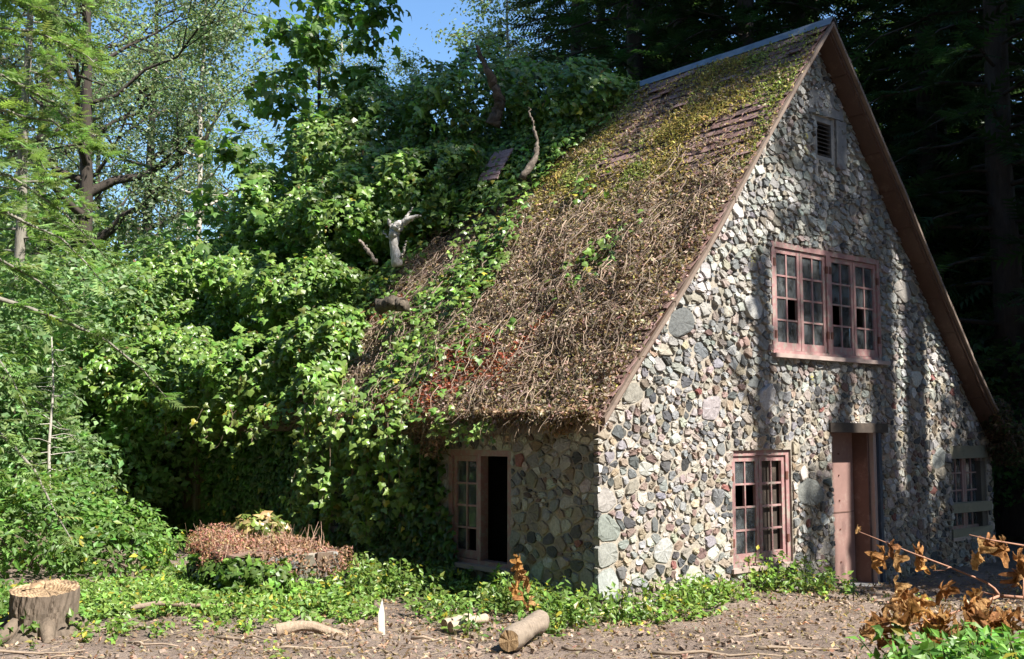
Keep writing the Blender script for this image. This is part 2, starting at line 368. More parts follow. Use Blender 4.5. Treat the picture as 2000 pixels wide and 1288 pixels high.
def stones(seed, u0, u1, w0, w1, inside, halfs, holes, sizes, ymap, parent, palf, protf, blocks=(), nbig=300):
    r = np.random.default_rng(seed); AS = 1.22
    pts = []; rad = []
    for (bu, bw, br) in blocks: pts.append((bu/AS, bw)); rad.append(br)
    for size, tries in sizes:
        for _ in range(tries):
            p = np.array([r.uniform(u0, u1)/AS, r.uniform(w0, w1)])
            if not inside(p[0]*AS, p[1]): continue
            if any(h[0]-.01 < p[0]*AS < h[1]+.01 and h[2]-.01 < p[1] < h[3]+.01 for h in holes): continue
            rr = size*r.uniform(.82, 1.2)
            if pts:
                d = np.hypot(*(np.array(pts)-p).T)
                if (d < .93*(np.array(rad)+rr)).any(): continue
            pts.append(tuple(p)); rad.append(rr)
    pts = np.array(pts); rad = np.array(rad); res = []
    for i, p in enumerate(pts):
        R = rad[i]*2.3
        a = np.linspace(0, 2*np.pi, 11)[:-1]+r.uniform(0, .6); P = p+R*np.stack([np.cos(a), np.sin(a)], -1)*.72
        dd = pts-p; ds = np.hypot(dd[:, 0], dd[:, 1]); ok = True
        for j in np.argsort(ds)[1:22]:
            if ds[j] > R*2.5: break
            P = clip_poly(P-p, dd[j]/ds[j], (ds[j]**2+rad[i]**2-rad[j]**2)/2/ds[j])
            if P is None: ok = False; break
            P = P+p
        if not ok: continue
        P = P*np.array([AS, 1]); c = p*np.array([AS, 1])
        for nr, d in halfs:
            P = clip_poly(P, np.array(nr), d)
            if P is None: break
        if P is None: continue
        for h in holes:
            gaps = [(h[0]-c[0], (1, 0), h[0]), (c[0]-h[1], (-1, 0), -h[1]), (h[2]-c[1], (0, 1), h[2]), (c[1]-h[3], (0, -1), -h[3])]
            gp = max(gaps, key=lambda q: q[0]); P = clip_poly(P, np.array(gp[1], float), gp[2])
            if P is None: break
        if P is None or len(P) < 3: continue
        res.append((P, rad[i]))
    # mesh per stone
    def warp(q):
        k = 1.0*np.ones(len(q))
        for h in holes: k = np.minimum(k, np.clip(np.maximum.reduce([h[0]-q[:, 0], q[:, 0]-h[1], h[2]-q[:, 1], q[:, 1]-h[3]])/.15, 0, 1))
        k = k*np.clip((q[:, 0]-u0)/.2, 0, 1)
        return q+.045*k[:, None]*np.stack([wob(q, 7., 31), wob(q, 7., 32)], -1)
    items = []
    for P, rd in res:
        ar = .5*abs(np.sum(P[:, 0]*np.roll(P[:, 1], -1)-P[:, 1]*np.roll(P[:, 0], -1)))
        if ar < .0007: continue
        c = P.mean(0); Q = np.roll(P, -1, 0)
        k = r.uniform(.1, .24); ring = np.concatenate([P*(1-k)+Q*k, P*k+Q*(1-k)], 1).reshape(-1, 2)
        ring = warp(ring); c = warp(c[None])[0]
        L = np.hypot(*(ring-c).T)[:, None]
        gap = (.003 if c[1] > 2.6 else .006)+.004*r.random()
        r0 = c+(ring-c)*np.clip(1-gap/L, .5, 1); r1 = c+(ring-c)*np.clip(1-(gap+.008)/L, .4, 1); r2 = c+(ring-c)*(r.uniform(.66, .84)+r.uniform(-.08, .08, (len(ring), 1)))
        pr = protf(c, r)
        tilt = r.normal(0, .1, 2)+np.array([0, -.16 if c[1] > 2.6 else -.03])
        dep = lambda q, b, j: b+(q-c)@tilt+r.normal(0, j, len(q))
        n = len(ring); U = np.concatenate([r0, r1, r2, [c+r.normal(0, .01, 2)]])
        D = np.concatenate([np.full(n, .045), -np.clip(dep(r1, pr*.7, .004), .003, .2), -np.clip(dep(r2, pr, .005), .005, .2), [-pr-r.normal(0, .004)]])
        V = np.array([ymap(u, w, d-.03) for (u, w), d in zip(U, D)])
        i = np.arange(n); j = (i+1) % n
        F = np.concatenate([np.stack([i, j, n+j], -1), np.stack([i, n+j, n+i], -1), np.stack([n+i, n+j, 2*n+j], -1), np.stack([n+i, 2*n+j, 2*n+i], -1), np.stack([2*n+i, 2*n+j, np.full(n, 3*n)], -1)])
        items.append((ar, V, F, pick(PAL_UP[:4] if ar > .032 else palf(c, r), r)))
    items.sort(key=lambda q: -q[0])
    for ar, V, F, c in items[:nbig]:
        o = V.mean(0); np_mesh('stone', V-o, F, 'stone', parent, c, False, o)
    g = Geo()
    for ar, V, F, c in items[nbig:]: g.add(V, F, c)
    if g.V:
        o = g.build('small_stones', 'stone', parent); tag(o, kind='stuff')
    return len(items)

def gin(u, w): return -.05 < u < XR and -.35 < w < float(roofline(np.array(u)))-.05
halfs = [((-1, 0), .045), ((1, 0), XR), ((0, -1), .38)]
for A, Bp in list(zip(LP[:-1], LP[1:]))+list(zip(RP[:-1], RP[1:])):
    d = np.array(Bp)-np.array(A); nn = np.array([-d[1], d[0]]); nn = nn/np.linalg.norm(nn)
    if nn[1] < 0: nn = -nn
    if A[1] > 7.4 or (A[0] > 6 and A[1] > 4): halfs.append((tuple(nn), float(nn@np.array(A))-.07))
upmix = lambda c, r: PAL_UP if c[1]+r.normal(0, .35) > 2.55+.25*math.sin(c[0]) else PAL_LOW
gb = [(.1, 1.16-k*.3, .15) for k in range(4)]+[(3.0, 2.35, .15), (2.72, 3.5, .16), (1.35, 3.2, .16), (.55, 2.35, .14), (3.85, 1.12, .19), (1.9, 2.2, .15), (1.0, .55, .14), (1.55, .2, .15), (6.3, 4.0, .15), (6.6, 2.7, .13), (7.2, 1.5, .14)]
gabh = [(a-.005, b_+.005, c_-.005 if c_ > -.2 else c_, d_+.005) for a, b_, c_, d_ in GH]
nst = stones(3, -.05, XR, -.35, 7.4, gin, halfs, gabh, [(.078, 130), (.054, 1500), (.04, 12000), (.031, 13000), (.023, 4500)], gmap, gable, upmix,
             lambda c, r: (.032 if c[1] > 2.6 else .022)*r.uniform(.5, 1.5), gb)
nss = stones(5, .06, 7.2, -.3, 2.1, lambda u, w: True, [((-1, 0), -.055), ((0, 1), 2.1)], SH, [(.095, 80), (.072, 700), (.054, 3000), (.04, 5000), (.03, 3000)], smap, side, lambda c, r: PAL_LOW,
             lambda c, r: .022*r.uniform(.5, 1.4))
print('stones', nst, nss)

# ---- openings
def frame_box(g, a, b): g.box(a, b)
def window(name, M, w, h, sashes, missing, label, post=True, sill=True, sash_in=.05, frame_w=.07, noglass=()):
    """M(u, w, d): u across, w up, d into the wall; frame mesh is the part, sashes and panes are its pieces"""
    g = Geo()
    def bx(g, u0, u1, w0, w1, d0, d1):
        P = [M(u, v, d) for d in (d0, d1) for v in (w0, w1) for u in (u0, u1)]
        P = np.array(P); lo, hi = P.min(0), P.max(0); g.box(lo, hi, jit=.0015)
    bx(g, 0, frame_w, 0, h, .0, .13); bx(g, w-frame_w, w, 0, h, .0, .13); bx(g, frame_w, w-frame_w, h-frame_w, h, .002, .13); bx(g, frame_w, w-frame_w, 0, .05, .002, .13)
    if post == 'centre': bx(g, w/2-.045, w/2+.045, .05, h-frame_w, .001, .13)
    fo = g.build(name, 'pink_paint', house)
    if label: fo['label'] = label
    if sill:
        s = Geo(); bx(s, -.06, w+.06, -.055, -.002, -.09, .12); s.build('sill', 'sill_paint', fo)
    for si, (u0, u1, cols, rows) in enumerate(sashes):
        s = Geo(); st = .058; b0, b1 = .055, h-frame_w-.005; d0, d1 = sash_in-.025, sash_in+.02
        bx(s, u0, u0+st, b0, b1, d0, d1); bx(s, u1-st, u1, b0, b1, d0, d1); bx(s, u0+st, u1-st, b0, b0+.1, d0+.002, d1); bx(s, u0+st, u1-st, b1-.065, b1, d0+.002, d1)
        so_ = s.build('sash', 'pink_paint', fo)
        iu0, iu1, iw0, iw1 = u0+st, u1-st, b0+.1, b1-.065
        mu = Geo(); mw = .024
        for c in range(1, cols):
            u = iu0+(iu1-iu0)*c/cols; bx(mu, u-mw/2, u+mw/2, iw0, iw1, d0+.008, d1-.006)
        for r_ in range(1, rows):
            v = iw0+(iw1-iw0)*r_/rows; bx(mu, iu0, iu1, v-mw/2, v+mw/2, d0+.01, d1-.008)
        mu.build('muntin', 'pink_paint', fo)
        for c in range(cols):
            for r_ in range(rows):
                if (si, c, r_) in missing: continue
                p = Geo(); du, dw = (iu1-iu0)/cols, (iw1-iw0)/rows
                bx(p, iu0+du*c+.006, iu0+du*(c+1)-.006, iw0+dw*r_+.006, iw0+dw*(r_+1)-.006, sash_in-.003+.002*random.random(), sash_in+.003)
                p.build('pane', 'dusty_glass', fo)
    return fo
def hinge(fo, M, u, v):
    P = np.array([M(u-.022, v-.05, -.008), M(u+.022, v+.05, .012)]); g = Geo(); g.box(P.min(0), P.max(0)); g.build('hinge', 'hinge_iron', fo)
Mg = lambda x0, z0, dep: (lambda u, v, d: (x0+u, dep+d, z0+v))
Ms = lambda y1, z0, dep: (lambda u, v, d: (dep+d, y1-u, z0+v))
M1 = Mg(3.14, 2.92, -.02); w1 = 2.55
fo = window('casement_window', M1, w1, 1.47, [(.075, .64, 2, 4), (.65, 1.225, 2, 4), (1.325, 1.9, 2, 4), (1.91, 2.475, 2, 4)], {(0, 1, 1), (2, 0, 1), (3, 0, 1)}, 'wide pink four sash window high in the gable', post='centre')
for u, v in ((.06, .25), (.06, 1.2), (1.235, .3), (1.315, .3), (1.235, 1.2), (1.315, 1.2), (2.49, .3), (2.49, 1.15)): hinge(fo, M1, u, v)
M2 = Mg(2.27, .25, .03)
fo = window('casement_window', M2, 1.21, 1.43, [(.075, .6, 2, 4), (.61, 1.135, 2, 4)], {(0, 0, 2), (0, 1, 2)}|{(1, c, r_) for c in (0, 1) for r_ in range(4)}, 'pink two sash window beside the door')
for u, v in ((.05, .3), (.05, 1.1), (1.16, .3), (1.16, 1.1)): hinge(fo, M2, u, v)
g = Geo(); g.box((2.87, .13, .3), (3.42, .15, 1.62)); g.build('inner_board', 'lintel_wood', house)
M3 = Mg(7.56, .3, .06)
fo = window('casement_window', M3, 1.1, 1.38, [(.075, .545, 2, 4), (.555, 1.025, 2, 4)], set(), 'shaded pink window with weathered planks nailed across')
for a, c in ((1.2, 1.4), (.36, .52), (-.02, .12)):
    g = Geo(); g.box((7.5, -.03, .3+a), (8.74, .02, .3+c), jit=.012); g.build('plank', 'plank_wood', fo)
M4 = Ms(2.75, .28, .0)
fo = window('casement_window', M4, 1.25, 1.4, [(.075, .6, 2, 4)], {(0, 1, 0)}, 'pink side window with one sash gone and dark opening')
P = np.array([M4(.6, .05, .0), M4(.66, 1.33, .12)]); g = Geo(); g.box(P.min(0), P.max(0)); g.build('mullion', 'pink_paint', fo)
M5 = Ms(5.9, .35, .03); window('casement_window', M5, .8, 1.25, [(.075, .725, 2, 3)], set(), 'small ivy covered side window', sill=True)
# door
g = Geo(); g.box((4.42, .3, -.3), (5.36, .345, 1.9), jit=.002); door = g.build('door', 'door_paint', house)
g = Geo(); g.box((4.43, .292, .78), (5.35, .2995, .795)); g.build('door_rail', 'jamb_brown', door)
for z in (.1, .55, .95, 1.3, 1.6): g = Geo(); g.tube([(5.0, .3, z), (5.0, .285, z)], .012, 6); g.build('door_nail', 'hinge_iron', door)
g = Geo(); g.box((5.36, .06, -.3), (5.43, .36, 1.9), jit=.002); g.build('door_jamb', 'jamb_brown', house)
g = Geo(); g.box((5.40, -.015, -.3), (5.47, .055, 1.9), jit=.003); g.build('jamb_edge', 'sill_paint', house)
g = Geo(); g.box((5.475, -.05, -.32), (5.555, .05, 1.9), jit=.006); g.build('door_post', 'post_dark', house)
g = Geo(); g.box((4.32, -.06, 1.9), (5.72, .36, 2.03), jit=.006); g.build('door_lintel', 'lintel_wood', house)
g = Geo(); g.box((4.3, -.12, -.4), (5.6, .3, -.2), jit=.02); g.build('threshold', 'slab_concrete', house)
# vent
g = Geo(); g.box((4.2, .0, 5.67), (4.26, .12, 6.27)); g.box((4.6, .0, 5.67), (4.66, .12, 6.27)); g.box((4.26, .002, 6.2), (4.6, .12, 6.27)); g.box((4.26, .002, 5.67), (4.6, .12, 5.72))
vent = g.build('vent', 'slab_concrete', house); vent['label'] = 'narrow louvred vent near the gable peak'
for k in range(8):
    z = 5.74+k*.058; V = np.array([(4.255, .02, z), (4.605, .02, z), (4.605, .1, z+.05), (4.255, .1, z+.05)]); V = np.concatenate([V, V+[0, .004, .01]])
    np_mesh('slat', V, BOXF, 'lintel_wood', vent)
g = Geo(); g.box((4.05, -.035, 6.3), (4.85, .05, 6.62), jit=.012); g.build('vent_slab', 'slab_concrete', house)
g = Geo(); g.box((4.68, -.04, 5.6), (4.92, .05, 6.28), jit=.012); g.build('vent_slab', 'slab_concrete', house)

# ------------------------------------------------------------------ roof
def lerp_line(P, n):
    d = np.concatenate([[0], np.cumsum(np.hypot(*np.diff(P, axis=0).T))]); t = np.linspace(0, d[-1], n)
    return np.stack([np.interp(t, d, P[:, 0]), np.interp(t, d, P[:, 1])], -1)
LD = np.concatenate([[0], np.cumsum(np.hypot(*np.diff(LP, axis=0).T))]); LLEN = LD[-1]
def rpos(y, v, h=0.0, line=LP):
    """point on the roof slope: y along the ridge, v metres down from the ridge, h above the boards"""
    D = np.concatenate([[0], np.cumsum(np.hypot(*np.diff(line, axis=0).T))])
    y, v = np.broadcast_arrays(np.asarray(y, float), np.asarray(v, float)); vv = np.clip(v, 0, D[-1])
    x = np.interp(vv, D, line[:, 0]); z = np.interp(vv, D, line[:, 1]); e = np.clip(v-D[-1], 0, None)
    s = -1 if line is LP else 1
    nrm = np.array([s*.77, 0, .63]); h = np.broadcast_to(np.asarray(h, float), x.shape)
    return np.stack([x+nrm[0]*h+s*e*.64, y, z+nrm[2]*h-e*.77], -1)
RN = np.array([-.77, 0, .63])
roof = empty('roof'); roof.parent = house; roof['label'] = 'steep gable roof of reddish shingles'
for line, s in ((LP, -1), (RP, 1)):
    g = Geo()
    for A, Bp in zip(line[:-1], line[1:]):
        for off, fl in ((-.02, 0), (-.12, 1)):
            q = [(A[0], -OV, A[1]+off), (A[0], HL+.2, A[1]+off), (Bp[0], HL+.2, Bp[1]+off), (Bp[0], -OV, Bp[1]+off)]
            g.quad(q if (fl == 0) == (s < 0) else q[::-1])
        for yy in (-OV, HL+.2): g.quad([(A[0], yy, A[1]-.02), (Bp[0], yy, Bp[1]-.02), (Bp[0], yy, Bp[1]-.12), (A[0], yy, A[1]-.12)])
    B_ = line[-1]; g.quad([(B_[0], -OV, B_[1]-.02), (B_[0], HL+.2, B_[1]-.02), (B_[0], HL+.2, B_[1]-.12), (B_[0], -OV, B_[1]-.12)])
    g.build('roof_deck', 'soffit_wood', roof)
    # soffit boards under the overhang
    D = lerp_line(line, 13)
    for A, Bp in zip(D[:-1], D[1:]):
        e = (Bp-A)*.012; V = []
        for (x, z) in (A+e, Bp-e):
            for yy in (-OV+.03, -.02): V += [(x, yy, z-.125), (x, yy, z-.15)]
        V = np.array(V); V = V[[0, 4, 6, 2, 1, 5, 7, 3]]
        np_mesh('soffit_board', V, BOXF, 'soffit_wood', roof)
    # rake board in uneven lengths
    D = lerp_line(line, 9); 
    for k, (A, Bp) in enumerate(zip(D[:-1], D[1:])):
        e = (Bp-A)*.004; V = []; th = random.uniform(.0, .01)
        for (x, z) in (A+e, Bp-e):
            for yy in (-OV-.045-th, -OV-.002): w3 = .012*float(wob(np.array([x, z]), 2.3, 45)); V += [(x, yy+w3, z+.005+th+w3), (x, yy+w3, z-.055+w3)]
        V = np.array(V); V = V[[0, 4, 6, 2, 1, 5, 7, 3]]; np_mesh('rake_board', V, BOXF, 'rake_wood', roof)
g = Geo(); B_ = LP[-1]; g.box((B_[0]-.03, -OV+.02, B_[1]-.15), (B_[0]-.002, 5.0, B_[1]-.0)); g.build('fascia', 'rake_wood', roof)
# metal ridge cap in sections
for k in range(6):
    y0 = -OV-.06+k*1.95; V = []
    for yy in (y0, y0+1.97):
        for (x, z) in ((XC-.1, 7.44), (XC-.04, 7.53), (XC, 7.575), (XC+.04, 7.53), (XC+.1, 7.44)): V.append((x, yy, z+.006*(k % 2)))
    F = [[j, j+1, j+6, j+5] for j in range(4)]
    o = np_mesh('ridge_cap', V, F, 'ridge_metal', roof); md = o.modifiers.new('solid', 'SOLIDIFY'); md.thickness = .008

# shingles: courses down the slope, each a thin tapered slab
SHG = []
rs = np.random.default_rng(11)
def shingle_geo(y0, y1, v0, line, lift):
    v1 = v0+.25; jw = rs.uniform(-.012, .012)
    base = [(y0, v0, .004), (y1, v0, .004), (y1, v1+jw, .03+lift), (y0, v1+jw+rs.uniform(-.01, .01), .03+lift)]
    top = [(a, b_, c+.014) for a, b_, c in base]
    return np.array([rpos(a, b_, c, line) for a, b_, c in base+top])
for line in (LP, RP):
    Ltot = np.hypot(*np.diff(line, axis=0).T).sum()
    v = .06
    while v < Ltot-.12:
        y = -OV+rs.uniform(-.03, .02)
        ymax = 7.0 if line is LP else 1.2
        while y < ymax:
            w = rs.uniform(.16, .34); SHG.append((line is LP, y, v, shingle_geo(y+.004, y+w-.004, v, line, abs(rs.normal(0, .006)) + (.03 if rs.random() < .04 else 0)))); y += w
        v += .165
SC = [(.21, .13, .12), (.17, .10, .09), (.23, .15, .14), (.13, .085, .075)]
def vis(q):  # the courses that stay bare
    y, v = q[1], q[2]
    if not q[0]: return 99
    return min(abs(y-2.5)/1.3+abs(v-2.1)/.6, abs(y-.0)/.45+abs(v-1.0)/1.6, abs(y-4.4)/.5+abs(v-1.7)/.5)
SHG.sort(key=vis)
for q in SHG[:300]: 
    o = q[3].mean(0); np_mesh('shingle', q[3]-o, BOXF, 'roof_shingle', roof, np.array(SC[rs.integers(4)])*rs.uniform(.8, 1.2), False, o)
g = Geo()
for q in SHG[300:]: g.add(q[3], BOXF, np.array(SC[rs.integers(4)])*rs.uniform(.8, 1.2))
tag(g.build('shingle_courses', 'roof_shingle', roof), kind='stuff')

# ------------------------------------------------------------------ moss, dead vine mat and ivy on the roof
def bern(n, y0, y1, v0, v1, dens, r, line=LP):
    y = r.uniform(y0, y1, n); v = r.uniform(v0, v1, n); p = dens(y, v); k = r.random(n) < p; return y[k], v[k]
yv = lambda y, v: np.stack([y, v], -1)
sm = lambda x, a, b_: np.clip((x-a)/(b_-a), 0, 1)
bare = lambda y, v: np.clip(1.25-np.minimum(np.abs(y-2.5)/.9+np.abs(v-2.1)/.34, np.abs(y+.1)/.4+np.abs(v-.7)/.7), 0, 1)
# moss
r = np.random.default_rng(21)
def d_moss(y, v):
    n_ = wob(yv(y, v), 1.5, 4)*.5+.5
    a = sm(v, .08, .5)*(1-sm(v, 2.9, 3.9))*(1-sm(y, 3.2, 4.6))
    return np.clip(a*(n_*2.2-.3), 0, 1)*(1-bare(y, v)*.65)+.6*np.exp(-((v-6.75)/.25)**2-((y-.3)/.6)**2)
y, v = bern(80000, -OV, 4.8, 0, LLEN, d_moss, r)
hh = .035+.05*np.clip(wob(yv(y, v), 4, 5), 0, 1)+.02*r.random(len(y))
P = rpos(y, v, hh); g = Geo()
mc = leafcols(len(P), (.3, .25, .085), r, .35); w_ = (wob(yv(y, v), 2.2, 6) > .25)[:, None]; mc = np.where(w_, mc*np.array([.75, 1.0, .9]), mc)
leaf_geo(g, CURL, P, RN+r.normal(0, .55, P.shape), r.uniform(.035, .075, len(P)), None, r=r, cols=mc)
moss = g.build('moss', 'moss_blade'); tag(moss, 'golden green moss cushions over the upper roof slope', 'moss', kind='stuff')
# dead vine mat: curled dry leaves, twigs and stems
def d_dead(y, v):
    n_ = wob(yv(y, v), 1.2, 7)*.5+.5
    low = sm(v+.25*wob(yv(y, v), 1.7, 8), 2.4, 3.3)*(1-sm(y, 6.2, 7.4))
    up = .12*sm(v, .3, .6)+.6*np.clip(n_*2-.95, 0, 1)*(1-sm(y, 4, 5.5))*sm(v, .5, 1)
    return np.maximum(low, up)*(1-bare(y, v)*.85)
r = np.random.default_rng(22)
def mat_h(y, v): return .05+.24*sm(v, 2.6, 4)*(.3+.7*np.clip(wob(yv(y, v), 2.2, 9)*.6+.5, 0, 1))+.04*wob(yv(y, v), 6, 10)
y, v = bern(105000, -OV-.05, 7.4, .3, LLEN+.12, d_dead, r)
P = rpos(y, v, np.maximum(mat_h(y, v)*r.random(len(y))**.4, .02)); g = Geo()
dc = leafcols(len(P), (.255, .19, .148), r, .42); pl = r.random(len(P)) < .22; dc[pl] = leafcols(pl.sum(), (.44, .34, .26), r, .3)
red = (wob(yv(y, v), 1.6, 12) > .25) & (v > 4.6) & (y > 1.6) & (r.random(len(y)) < .55); dc[red] = leafcols(red.sum(), (.32, .10, .06), r, .3)
leaf_geo(g, CURL, P, RN+r.normal(0, .75, P.shape), r.uniform(.035, .095, len(P)), None, r=r, tip=(-.55, 0, -.8), tipmix=.5, cols=dc)
ye = r.uniform(-.28, 6.0, 9000); de = r.random(9000)**1.5*.42*np.clip(.35+wob(np.stack([ye, 0*ye], -1), 3.0, 41), .08, 1.2)
P = rpos(ye, LLEN, r.uniform(-.03, .2, 9000))+np.stack([-.03*r.random(9000), 0*ye, -de], -1); dc = leafcols(len(P), (.25, .17, .12), r, .45)
leaf_geo(g, CURL, P, np.array([-.8, -.4, .3])+r.normal(0, .6, P.shape), r.uniform(.04, .1, len(P)), None, r=r, tip=(-.1, 0, -1), tipmix=.6, cols=dc)
dead = empty('dead_vine', tuple(rpos(2.5, 4.5, 0))); dl = g.build('dry_leaves', 'dry_leaf', dead, loc=dead.location); tag(dl, kind='stuff')
dl.location = (0, 0, 0)
tag(dead, 'thick brown mat of dead vine over the lower roof and eave', 'dead vine')
g = Geo()
for k in range(1100):
    y0 = r.uniform(-.25, 6.5); v0 = r.uniform(2.2, 6.8)
    if r.random() > d_dead(np.array(y0), np.array(v0)): continue
    L = r.uniform(.15, .55); n_ = 6; a = r.normal(.25, .7); t = np.linspace(0, 1, n_)
    yy = y0+L*t*math.sin(a)+.04*np.cumsum(r.normal(0, 1, n_)); vv = v0+L*t*math.cos(a)+.03*np.cumsum(r.normal(0, 1, n_))
    hh = mat_h(yy, vv)+.02+.03*r.random()+.03*np.sin(t*3+r.uniform(0, 3))
    c = np.array((.27, .2, .15))*r.uniform(.5, 1.5); g.tube(rpos(np.clip(yy, -.3, 9), vv, hh), np.linspace(.0055, .0025, n_)*r.uniform(.6, 1.3), 4, c, False)
for k in range(48):      # long runners wandering over the mat
    y0 = r.uniform(-.1, 6.0); v0 = r.uniform(2.0, 6.0); L = r.uniform(.8, 2.4); n_ = 14; a = r.normal(.2, .9); t = np.linspace(0, 1, n_)
    yy = np.clip(y0+L*t*math.sin(a)+.07*np.cumsum(r.normal(0, 1, n_)), -.3, 9); vv = np.clip(v0+L*t*math.cos(a)+.06*np.cumsum(r.normal(0, 1, n_)), .3, LLEN+.3)
    g.tube(rpos(yy, vv, mat_h(yy, vv)+.03+.05*np.abs(np.sin(t*7+k))), np.linspace(.009, .003, n_)*r.uniform(.6, 1.2), 5, np.array((.2, .15, .115))*r.uniform(.6, 1.4), False)
for k in range(420):      # fringe hanging from the eave
    y0 = r.uniform(-.25, 5.0); P0 = rpos(y0, LLEN+.05, r.uniform(-.02, .14)); L = r.uniform(.05, .26)*(.5+1.1*abs(float(wob(np.array([y0, 0.]), 3.0, 41))))*(2.6 if r.random() < .04 else 1); t = np.linspace(0, 1, 5)[:, None]
    pts = P0+np.array([r.normal(-.03, .05), r.normal(0, .1), -L])*t+np.array([-.06, 0, 0])*np.sin(t*2.5)
    g.tube(pts, np.linspace(.006, .003, 5), 4, np.array((.26, .19, .13))*r.uniform(.5, 1.4), False)
st = g.build('stems', 'twig', dead, loc=dead.location); st.location = (0, 0, 0); tag(st, kind='stuff')

# ivy
IVY_C = (.13, .215, .042); IVY_B = (.155, .24, .052)
r = np.random.default_rng(31)
ivy = empty('ivy', (0.0, 8.0, 2.0)); tag(ivy, 'vast green ivy swallowing the far half of the cottage roof', 'ivy')
def ivyf(g, P, N, S, r, base=IVY_C, yellow=.008, dv=.3, tip=(-.2, -.3, -.9), tipmix=.55): leaf_geo(g, IVY, P, N, S, base, tip, tipmix, r, dv, yellow)
lumps = [  # x, y, z, rx, ry, rz
 (3.7, 7.3, 7.5, 1.3, 1.7, 1.35), (4.2, 5.0, 7.45, .9, 1.4, .72), (3.2, 9.6, 7.1, 1.5, 1.8, 1.55), (4.1, 3.9, 7.4, .5, .7, .4),
 (2.6, 6.6, 6.2, 1.0, 1.5, .8), (2.0, 8.4, 5.6, 1.2, 1.6, 1.0), (2.2, 11.0, 5.6, 1.5, 1.6, 1.5), (1.2, 10.0, 4.4, 1.2, 1.5, 1.1), (1.0, 12.2, 4.4, 1.4, 1.4, 1.4),
 (.9, 8.0, 4.2, 1.0, 1.3, .8), (.35, 6.4, 3.2, .85, .95, .7), (-.1, 7.6, 2.9, .8, 1.1, .75), (-.2, 9.0, 2.7, .85, 1.2, .85), (-.3, 10.5, 2.75, .95, 1.2, 1.0),
 (-.6, 11.8, 2.6, 1.1, 1.2, 1.2), (.2, 12.6, 3.2, 1.3, 1.2, 1.5), (-.2, 5.75, 2.5, .5, .5, .5), (-1.2, 12.6, 1.6, .9, 1.0, .9)]
LC = np.array([q[:3] for q in lumps]); LR = np.array([q[3:] for q in lumps])
def lump_points(LC, LR, dens, r, amp=.2, freq=1.4, zmin=.05, deep=.22, cut=.72):
    PP, NN = [], []
    for c, R in zip(LC, LR):
        area = 4*np.pi*((R[0]*R[1])**1.6/3+(R[0]*R[2])**1.6/3+(R[1]*R[2])**1.6/3)**(1/1.6)
        n = int(area*dens); u = norm(r.normal(size=(n, 3))); s = 1+amp*wob(c+u*R, freq, 17)+.5*amp*wob(c+u*R, freq*3.2, 18)-deep*r.random(n)**2.0
        p = c+u*R*s[:, None]; nn = norm(u/R)
        keep = p[:, 2] > zmin
        for c2, R2 in zip(LC, LR):
            if c2 is c: continue
            keep &= (((p-c2)/(R2*cut))**2).sum(1) > 1
        PP.append(p[keep]); NN.append(nn[keep])
    return np.concatenate(PP), np.concatenate(NN)
P, N = lump_points(LC, LR, 330, r, .32, 1.9, deep=.26)
si = r.integers(len(P), size=420); SP, SN = [], []
for i in si:       # young shoots standing out of the mass
    d = norm(N[i]*.7+np.array([-.1, -.25, .5])+r.normal(0, .45, 3)); L = r.uniform(.15, .6); m_ = int(8+L*26); t = r.random(m_)
    SP.append(P[i]+d*L*t[:, None]+np.array([0, 0, -.25])*L*(t[:, None]**2)+r.normal(0, .05, (m_, 3))); SN.append(np.tile(N[i], (m_, 1)))
P = np.concatenate([P]+SP); N = np.concatenate([N]+SN)
k = (P[:, 0] < 5.2) & ~((P[:, 0] > .05) & (P[:, 2] < 2.0) & (P[:, 1] < HL))
P, N = P[k], N[k]
g = Geo(); ivyf(g, P, N*.45+np.array([-.02, -.65, .65])+r.normal(0, .5, P.shape), np.exp(r.normal(-2.3, .3, len(P))), r)
q = r.integers(len(P), size=2600); leaf_geo(g, CURL, P[q]+r.normal(0, .04, (2600, 3)), N[q]+r.normal(0, .6, (2600, 3)), r.uniform(.06, .12, 2600), (.27, .17, .09), r=r)
# layer on the slope
def d_ivy(y, v):
    n_ = wob(yv(y, v), 1.3, 13)*.5+.5
    a = sm(y-.55*np.clip(v-1, 0, 2)+.4*(n_-.5), 3.2, 4.0)*(1-sm(v, 2.2, 3.2))
    b_ = sm(y, 5.6, 6.8)
    c = .75*np.clip(n_*2.6-1.1, 0, 1)*sm(y, 1.8, 3.4)*sm(v, 2.5, 3.4)
    d = .8*np.exp(-((y-1.3)/.35)**2-((v-4.3)/.45)**2)+.6*np.exp(-((y-2.6)/.3)**2-((v-2.75)/.3)**2)
    return np.clip(np.maximum.reduce([a, b_, c, d*(n_+.2)]), 0, 1)
y, v = bern(36000, .3, HL+.3, 0, LLEN+.2, d_ivy, r)
hh = .12+.3*sm(y, 3, 6)*r.random(len(y))+.1*r.random(len(y))+.1*wob(yv(y, v), 3, 14)
P = rpos(y, v, np.maximum(hh, mat_h(y, v)+.02))
yl = leafcols(len(P), IVY_C, r, .3, .04); 
leaf_geo(g, IVY, P, RN*.8+np.array([0, -.3, .35])+r.normal(0, .45, P.shape), r.uniform(.06, .13, len(P)), None, (-.5, -.2, -.8), .55, r, cols=yl)
